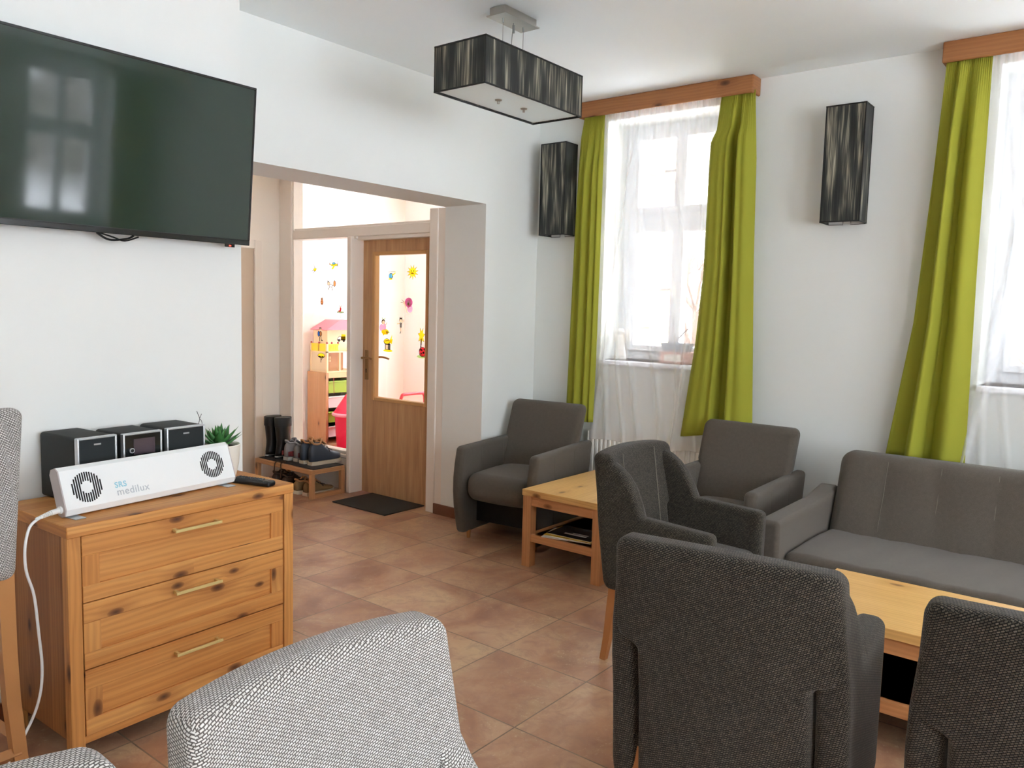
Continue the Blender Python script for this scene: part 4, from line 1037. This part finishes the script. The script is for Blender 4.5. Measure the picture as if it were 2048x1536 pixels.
def superring(x, hw, z0, z1, n=16, p=2.6, y0=0):
    zc, hz = (z0+z1)/2, (z1-z0)/2
    out = []
    for k in range(n):
        a = 2*PI*k/n; c, s = math.cos(a), math.sin(a)
        out.append((x, y0+hw*abs(c)**(2/p)*(1 if c > 0 else -1), zc+hz*abs(s)**(2/p)*(1 if s > 0 else -1)))
    return out
def shoe(name, label, loc, rz, upm, solm, linm, L=.29, col=.12, group=None, laces=True, accent=None):
    """toe points to +x, heel at origin"""
    t = thing(name, label, 'shoe', loc, rz, group)
    foot = [(0, .6), (.08, .82), (.25, .9), (.45, .86), (.65, 1), (.82, .95), (.94, .7), (1, .3)]
    W = .0445
    bm = B()
    def outline(g): return [(x*L, w*W*g) for x, w in foot]
    top = [(x, y) for x, y in outline(1.06)] + [(x, -y) for x, y in reversed(outline(1.06))]
    v = prism(bm, top, 2, 0, .026, f=lambda p: V((p.x, p.y, p.z + .012*max(0, (p.x/L-.75)/.25)**2)))
    obj('sole', bm, solm, t, smooth=True)
    hs = [(.0, .85*col), (.06, .98*col), (.2, col), (.34, .95*col), (.44, .80*col), (.55, .62*col), (.68, .49*col), (.82, .42*col), (.93, .34*col), (1.0, .2*col)]
    bm = B(); rings = []
    for x, hh in hs:
        w = pw(x, foot)*W*.97
        narrow = 1 if x > .45 else 1
        r = superring(x*L*.985+.002, w, .02, .02+hh, 18, 2.4)
        # upper is narrower towards the ankle
        rings.append([(px, py*(1-.35*max(0, (pz-.03)/col) if x < .5 else 1), pz) for px, py, pz in r])
    loft(bm, rings); up = obj('upper', bm, upm, t, smooth='all')
    # padded collar
    bm = B(); pts = []
    for k in range(17):
        a = 2*PI*k/16
        pts.append((L*(.19+.17*math.cos(a)), .030*math.sin(a), .02+col*(1.0+.06*math.cos(a*1)**2 + (.10 if math.cos(a) > .7 else .05 if math.cos(a) < -.8 else -.06))))
    tube(bm, pts, .0075, 7); obj('collar', bm, linm, t, smooth='all')
    bm = B(); lathe(bm, [(.001, .02+col*.98), (1, .02+col*1.0)], n=16)
    for vv in bm.verts: vv.co = V((L*.19+vv.co.x*L*.16, vv.co.y*.027, vv.co.z))
    obj('insole_opening', bm, M['slot'], t)
    bm = B(); rbox(bm, (L*.40, 0, .02+col*1.0), (.03, .024, .006), .005, n=(2, 2, 1), seg=2, f=lambda p: V((p.x, p.y, p.z-(p.x-L*.40)*.65)))
    obj('tongue', bm, linm, t, smooth='all')
    if laces:
        bm = B()
        for i in range(5):
            x = L*(.42+.06*i); z = .02+pw(x/L, hs)+.004; w = .02
            tube(bm, [(x, -w, z-.008), (x+.006, 0, z+.002), (x, w, z-.008)], .0022, 5, sub=2)
            tube(bm, [(x, -w, z-.008), (x+.018, w, z-.010)], .002, 5)
        tube(bm, [(L*.44, 0, .02+col*.86), (L*.47, -.03, .02+col*.8), (L*.52, -.042, .02+col*.5), (L*.55, -.03, .02+col*.55), (L*.5, -.01, .02+col*.75)], .0018, 5, sub=3)
        obj('laces', bm, M['lace'], t, smooth=True)
    if accent:
        bm = B()
        for s in (-1, 1): rbox(bm, (L*.17, s*.0405, .055), (.05, .004, .018), .0035, seg=2)
        obj('heel_panel', bm, accent, t, smooth=True)
    return t
def boot(label, loc, rz):
    t = thing('rubber_boot', label, 'boot', loc, rz, 'black rubber boots')
    bm = B(); rings = []
    for z, x0, x1, w in ((.02, -.02, .265, .044), (.045, -.02, .268, .046), (.075, -.015, .235, .044), (.10, -.01, .16, .042), (.135, -.008, .118, .041), (.18, -.012, .112, .045), (.25, -.02, .118, .047), (.29, -.024, .122, .050), (.325, -.024, .124, .051)):
        rings.append([((x0+x1)/2+(x1-x0)/2*math.cos(2*PI*k/20), w*math.sin(2*PI*k/20), z) for k in range(20)])
    loft(bm, rings); obj('shaft', bm, M['rub'], t, smooth='all')
    bm = B(); r2 = [[((.05)+.075*s*math.cos(2*PI*k/20), .0515*s*math.sin(2*PI*k/20), z) for k in range(20)] for s, z in ((1.0, .255), (1.02, .26), (1.02, .322), (.97, .328), (.9, .322), (.88, .30))]
    loft(bm, r2, cap=False); obj('cuff', bm, plain('boot_cuff', '#1d1d1d', .7), t, smooth='all')
    bm = B(); prism(bm, [((.1225+.15*math.cos(2*PI*k/20)), .048*math.sin(2*PI*k/20)) for k in range(20)], 2, 0, .014); prism(bm, [((.05+.07*math.cos(2*PI*k/16)), .046*math.sin(2*PI*k/16)) for k in range(16)], 2, .014, .02)
    so = obj('sole', bm, M['rub'], t, smooth=True)
    bm = B(); loft(bm, [[((.1225+.1505*math.cos(2*PI*k/20)), .049*math.sin(2*PI*k/20), z) for k in range(20)] for z in (.013, .022)], cap=False); obj('sole_stripe', bm, M['sole2'], so)
    return t
boot('black rubber boot further from the shoes, against the wall', (3.752, 5.462, ZB), .05)
boot('black rubber boot nearer the trainers on the bench', (3.768, 5.352, ZB), .02)
shoe('trainer', 'grey and wine trainer beside the rubber boots', (3.765, 5.245, ZB), .05, M['grey'], M['sole2'], M['grey'], .27, .125, 'grey trainers', accent=M['wine'])
shoe('trainer', 'grey and wine trainer beside the navy shoes', (3.785, 5.148, ZB), .03, M['grey'], M['sole2'], M['grey'], .27, .115, 'grey trainers', accent=M['wine'])
shoe('ankle_shoe', 'navy lace-up ankle shoe next to the grey trainers', (3.768, 5.05, ZB), .0, M['navy'], M['sole'], M['tan'], .29, .15, 'navy ankle shoes')
shoe('ankle_shoe', 'navy lace-up ankle shoe nearest the door post', (3.772, 4.95, ZB), .0, M['navy'], M['sole'], M['tan'], .30, .15, 'navy ankle shoes')
shoe('walking_shoe', 'olive suede shoe under the bench near its corner leg', (3.71, 4.93, 0), 0, M['olive'], M['sole'], M['tan'], .27, .085, 'olive shoes under the bench')
shoe('walking_shoe', 'olive suede shoe under the bench, inner one of the pair', (3.70, 5.035, 0), 0, M['olive'], M['sole'], M['tan'], .27, .085, 'olive shoes under the bench')
shoe('slipper', 'dark brown shoe at the back under the bench', (3.71, 5.20, 0), .1, M['brown'], M['rub'], M['brown'], .27, .09, 'brown shoes under the bench', laces=False)
shoe('slipper', 'dark brown shoe under the bench below the rubber boots', (3.71, 5.33, 0), -.05, M['brown'], M['rub'], M['brown'], .27, .1, 'brown shoes under the bench', laces=False)
bm = B(); rbox(bm, (3.925, 4.345, .0045), (.195, .285, .004), .0035, n=(6, 8, 1), seg=2)
tag(obj('door_mat', bm, M['matm']), 'flat dark doormat in front of the oak door', 'doormat')

# ------------------------------------------------------------------ playroom
TS = thing('toy_shelf', 'pine toy storage unit with plastic bins behind the glass', 'shelf', (5.106, 6.44, 0))
sw, sd, sh = .46, .30, .767
for x in (0, sw-.03): obj('side_panel', one(box, x, x+.03, 0, sd, 0, sh), M['toyw'], TS, grain=2)
bm = B(); box(bm, .03, sw-.03, 0, sd, sh-.055, sh, .002); obj('top', bm, plain('shelf_top_pine', '#e3bd88', .5, noise=.3), TS)
obj('back_panel', one(box, .03, sw-.03, sd-.01, sd, .03, sh-.055), plain('shelf_back', '#5d4a3a', .8), TS)
obj('bottom', one(box, .03, sw-.03, 0, sd, 0, .03), M['toyw'], TS)
def bin_(label, z, h, mat):
    t = thing('storage_bin', label, 'bin', (5.106+sw/2, 6.455, z), 0, 'plastic bins in the toy shelf')
    hw = sw/2-.034
    bm = B(); loft(bm, [[(sx*a, y, zz) for sx, y in ((-1, b0), (1, b0), (1, .26), (-1, .26))] for a, b0, zz in ((hw-.025, .015, 0), (hw-.006, .0, h), (hw-.012, .006, h), (hw-.03, .02, .006))]); obj('tub', bm, mat, t)
    bm = B()
    box(bm, -hw, hw, -.014, .006, h-.014, h, .003); obj('rim', bm, mat, t)
    return t
b1 = bin_('lime plastic bin at the top of the toy shelf', .555, .125, M['lime'])
bin_('white plastic bin, the upper white one in the toy shelf', .405, .118, M['wplast'])
bin_('lime plastic bin, the lower lime one in the toy shelf', .255, .112, M['lime'])
bin_('white plastic bin at the bottom of the toy shelf', .105, .112, M['wplast'])
bm = B(); tube(bm, [(5.19, 6.425, .715), (5.19, 6.42, .60), (5.192, 6.42, .555)], .003, 6); obj_t = obj('red_tag', bm, M['ball'])
tag(obj_t, 'red cord hanging from the shelf top over the lime bin', 'cord')
# dolls' house
DH = thing('dolls_house', 'wooden dolls house with pink roof and yellow balcony on toy shelf', 'toy house', (5.13, 6.46, .7675))
hw, hd = .42, .27
bm = B(); box(bm, 0, hw, 0, hd, 0, .012)
box(bm, 0, hw, 0, hd, .20, .213)
box(bm, 0, .02, 0, .02, .012, .29); box(bm, 0, .02, hd-.02, hd, .012, .29); box(bm, hw-.02, hw, 0, .02, .012, .2); box(bm, .16, .175, 0, .02, .012, .2)
obj('frame', bm, M['birch'], DH)
bm = B(); box(bm, .02, hw, hd-.012, hd-.002, .012, .2); box(bm, .003, .010, .02, hd-.02, .012, .2); obj('back_wall', bm, M['beige'], DH)
bm = B(); box(bm, .06, .14, .10, .112, .06, .17); box(bm, .02, .3, .112, .12, .012, .2); obj('inner_wall', bm, plain('toy_brown', '#b98a62', .6), DH)
bm = B()
for i in (0, 1): box(bm, .075+i*.03, .097+i*.03, .094, .1, .10, .125); box(bm, .075+i*.03, .097+i*.03, .094, .1, .13, .155)
obj('toy_window', bm, M['birch'], DH)
bm = B(); box(bm, .003, .009, .02, hd*.5-.01, .213, .29); box(bm, .003, .009, hd*.5+.01, hd-.02, .213, .29); obj('balcony_panel', bm, M['yell'], DH)
bm = B()
for i in range(10): box(bm, .022+i*.013, .030+i*.013, .004, .012, .213, .285)
box(bm, .02, .16, .005, .013, .275, .288); box(bm, .02, .16, .005, .013, .213, .222); obj('railing', bm, M['yell'], DH)
bm = B()
for p in ((.01, .01), (.01, .135), (.01, hd-.01), (.15, .01), (.07, .01)): bmesh.ops.create_uvsphere(bm, u_segments=10, v_segments=8, radius=.011, matrix=Matrix.Translation((*p, .298)))
obj('post_knobs', bm, M['ball'], DH, smooth='all')
bm = B(); prism(bm, [(.02, .213), (.4, .213), (.4, .43), (.20, .53), (.02, .43)], 0, 0, .01, f=lambda p: p)
bm.free()
bm = B(); box(bm, .03, .04, .03, .25, .213, .43); box(bm, .04, .42, .1, .11, .213, .43); box(bm, .06, .09, .094, .1, .28, .34); obj('upper_wall', bm, M['birch'], DH)
bm = B(); prism(bm, [(-.0, .43), (.19, .53), (.42, .53), (.44, .43), (.42, .43), (.41, .52), (.2, .52), (.02, .425)], 1, 0, .27); prism(bm, [(-.005, .43), (.15, .525), (.44, .525), (.44, .43)], 1, -.002, .006); obj('roof', bm, M['roof'], DH)
# pink toy
PK = thing('toy_barrel', 'fuchsia plastic toy barrel with domed lid beside the toy shelf', 'toy', (5.235, 6.2, 0))
bm = B(); lathe(bm, [(.13, 0.0), (.145, .02), (.158, .2), (.165, .34)], n=28); obj('body', bm, M['pink'], PK, smooth=True)
bm = B(); lathe(bm, [(.185, .335), (.195, .345), (.195, .36), (.182, .37)], n=28); obj('rim', bm, M['pinkrim'], PK, smooth=True)
bm = B(); lathe(bm, [(.178, .37), (.15, .41), (.11, .47), (.06, .545), (.04, .57), (.0, .575)], n=28); obj('lid', bm, M['pink'], PK, smooth=True)
bm = B(); rbox(bm, (5.25, 5.77, .008), (.6, .66, .0075), .005, n=(4, 4, 1), seg=2); tag(obj('play_mat', bm, M['red']), 'flat red play mat on the playroom floor', 'mat')
PK.location.z = .0156
WK = thing('push_cart', 'toy push cart with red tube handle behind the door glass', 'toy', (5.52, 5.62, .0156))
bm = B(); tube(bm, [(-.165, 0, .18), (-.165, 0, .50), (-.15, 0, .57), (-.115, 0, .585), (.115, 0, .585), (.15, 0, .57), (.165, 0, .50), (.165, 0, .18)], .016, 10, sub=3); obj('handle', bm, M['redh'], WK, smooth=True)
bm = B(); rbox(bm, (0, -.16, .2), (.15, .2, .08), .02, seg=2); obj('body', bm, M['wplast'], WK, smooth=True)
for sx in (-1, 1):
    for y in (-.28, -.04):
        bm = B(); tube(bm, [(sx*.155, y, .065), (sx*.185, y, .065)], .065, 16); obj('wheel', bm, M['redh'], WK, smooth=True)
bm = B()
for y in (-.28, -.04): tube(bm, [(-.16, y, .065), (.16, y, .065)], .008, 8); box(bm, -.02, .02, y-.015, y+.015, .065, .125)
obj('axle', bm, M['blk'], WK)

CL = thing('added_ceiling_light', 'added unseen round lamp brightening the playroom', 'lamp', (5.3, 5.2, 2.66))  # unseen lamp, added to brighten the playroom
bm = B(); lathe(bm, [(.2, .055), (.21, .05), (.21, .02), (.2, .018)], n=28); obj('rim', bm, M['white'], CL, smooth=True)
def m_fillglow():
    k = NT('fill_lamp_glow'); e = k.n('ShaderNodeEmission', {0: (1, .95, .87, 1), 1: 1.4}); k.t.links.new(e.outputs[0], k.out.inputs[0]); return k.m
bm = B(); lathe(bm, [(.2, .02), (.17, -.01), (.1, -.03), (0, -.038)], n=28); obj('diffuser', bm, m_fillglow(), CL, smooth=True)

# ------------------------------------------------------------------ outdoors
bm = B()
grid(bm, lambda u, v: (5.02+u*45, -40+v*80, -.6+max(0, u*45-6)*.85+.5*math.sin(u*23+v*9)*min(1, u*6)), 50, 50)  # hill made steep and near to dim the right-hand windows
o = obj('dimming_hillside', bm, M['hill'], smooth='all', recalc=False); o['kind'] = 'structure'
bm = B(); grid(bm, lambda u, v: (-30+u*40, -3.7-v*30, -.6+.1*math.sin(u*30)), 20, 20); o = obj('snowy_ground', bm, M['snow'], smooth='all', recalc=False); o['kind'] = 'structure'
def shrub(label, x, y, z, s, seed):
    rn = random.Random(seed); bm = B()
    def br(p, d, l, r, n):
        q = p+d*l; tube(bm, [p, p+d*l*.5+V((rn.uniform(-.04, .04), rn.uniform(-.04, .04), 0))*l, q], r, 4)
        if n:
            for _ in range(3):
                e = (d+V((rn.uniform(-.8, .8), rn.uniform(-.8, .8), rn.uniform(-.1, .6)))).normalized(); br(q, e, l*rn.uniform(.55, .8), r*.6, n-1)
    for _ in range(4): br(V((rn.uniform(-.1, .1), rn.uniform(-.1, .1), -.15)), V((rn.uniform(-.5, .5), rn.uniform(-.5, .5), 1)).normalized(), s*.4, .02*s, 3)
    tag(obj('bare_shrub', bm, M['bark'], loc=(x, y, z)), label, 'shrub', 'bare shrubs in the snow')
shrub('bare winter shrub in the snow outside the sofa window', 8.2, .75, .15, 1.2, 3)
shrub('bare winter shrub in the snow further from the sofa window', 12, .3, .85, 1.9, 5)
shrub('bare winter shrub in the snow outside the corner window', 12.5, 6.0, .9, 1.9, 8)

# ------------------------------------------------------------------ light: overcast daylight through the windows
w = bpy.data.worlds.new('overcast_sky'); SC.world = w; w.use_nodes = True
nt = w.node_tree; nt.nodes.clear()
bg = nt.nodes.new('ShaderNodeBackground'); ow = nt.nodes.new('ShaderNodeOutputWorld')
tc = nt.nodes.new('ShaderNodeTexCoord'); sp = nt.nodes.new('ShaderNodeSeparateXYZ'); rp = nt.nodes.new('ShaderNodeValToRGB')
nt.links.new(tc.outputs['Generated'], sp.inputs[0]); nt.links.new(sp.outputs[2], rp.inputs[0])
rp.color_ramp.elements[0].position = 0; rp.color_ramp.elements[0].color = (.45, .482, .525, 1)
rp.color_ramp.elements[1].position = 1; rp.color_ramp.elements[1].color = (1.04, 1.088, 1.15, 1)
nt.links.new(rp.outputs[0], bg.inputs[0]); bg.inputs[1].default_value = SKY = 6.0
nt.links.new(bg.outputs[0], ow.inputs[0])
def portal(name, loc, rot, sx, sy):
    l = bpy.data.lights.new(name, 'AREA'); l.shape = 'RECTANGLE'; l.size = sx; l.size_y = sy; l.cycles.is_portal = True
    o = bpy.data.objects.new(name, l); COL.objects.link(o); o.location = loc; o.rotation_euler = rot
for i, W_ in enumerate((W1, W2)): portal('daylight', (XW+.40, (W_[0]+W_[1])/2, (ZS+ZH)/2), (0, PI/2, 0), ZH-ZS, W_[1]-W_[0])
for W_ in (WB1, WB2, WB3): portal('daylight', ((W_[0]+W_[1])/2, YB-.40, (W_[2]+ZH)/2), (PI/2, 0, 0), W_[1]-W_[0], ZH-W_[2])
portal('daylight', (PXE+.29, (w0+w1)/2, 1.46), (0, PI/2, 0), 2.32, w1-w0)

# ------------------------------------------------------------------ camera
F, YAW, PIT, ROL = 1598.8336777, .6708619973, .09411963561, -.02551834172
cy, sy = math.cos(YAW), math.sin(YAW)
f = V((cy*math.cos(PIT), sy*math.cos(PIT), -math.sin(PIT))); r = V((sy, -cy, 0)); d = f.cross(r)
r2 = r*math.cos(ROL)+d*math.sin(ROL); d2 = -r*math.sin(ROL)+d*math.cos(ROL)
cam = bpy.data.cameras.new('camera'); co = bpy.data.objects.new('camera', cam); COL.objects.link(co)
cam.sensor_fit = 'HORIZONTAL'; cam.sensor_width = 36; cam.lens = F/2048*36; cam.clip_start = .05; cam.clip_end = 200
mw = Matrix((r2, -d2, -f)).transposed().to_4x4(); mw.translation = (0, 0, 1.46); co.matrix_world = mw
SC.camera = co
vs = SC.view_settings
vs.view_transform = 'Standard'; vs.look = 'None'; vs.gamma = 1; vs.use_curve_mapping = False; vs.exposure = 2.12
SC.cycles.use_denoising = True
SC.cycles.max_bounces = 14; SC.cycles.diffuse_bounces = 10; SC.cycles.transparent_max_bounces = 24; SC.cycles.caustics_reflective = False
SC.cycles.sample_clamp_indirect = 8
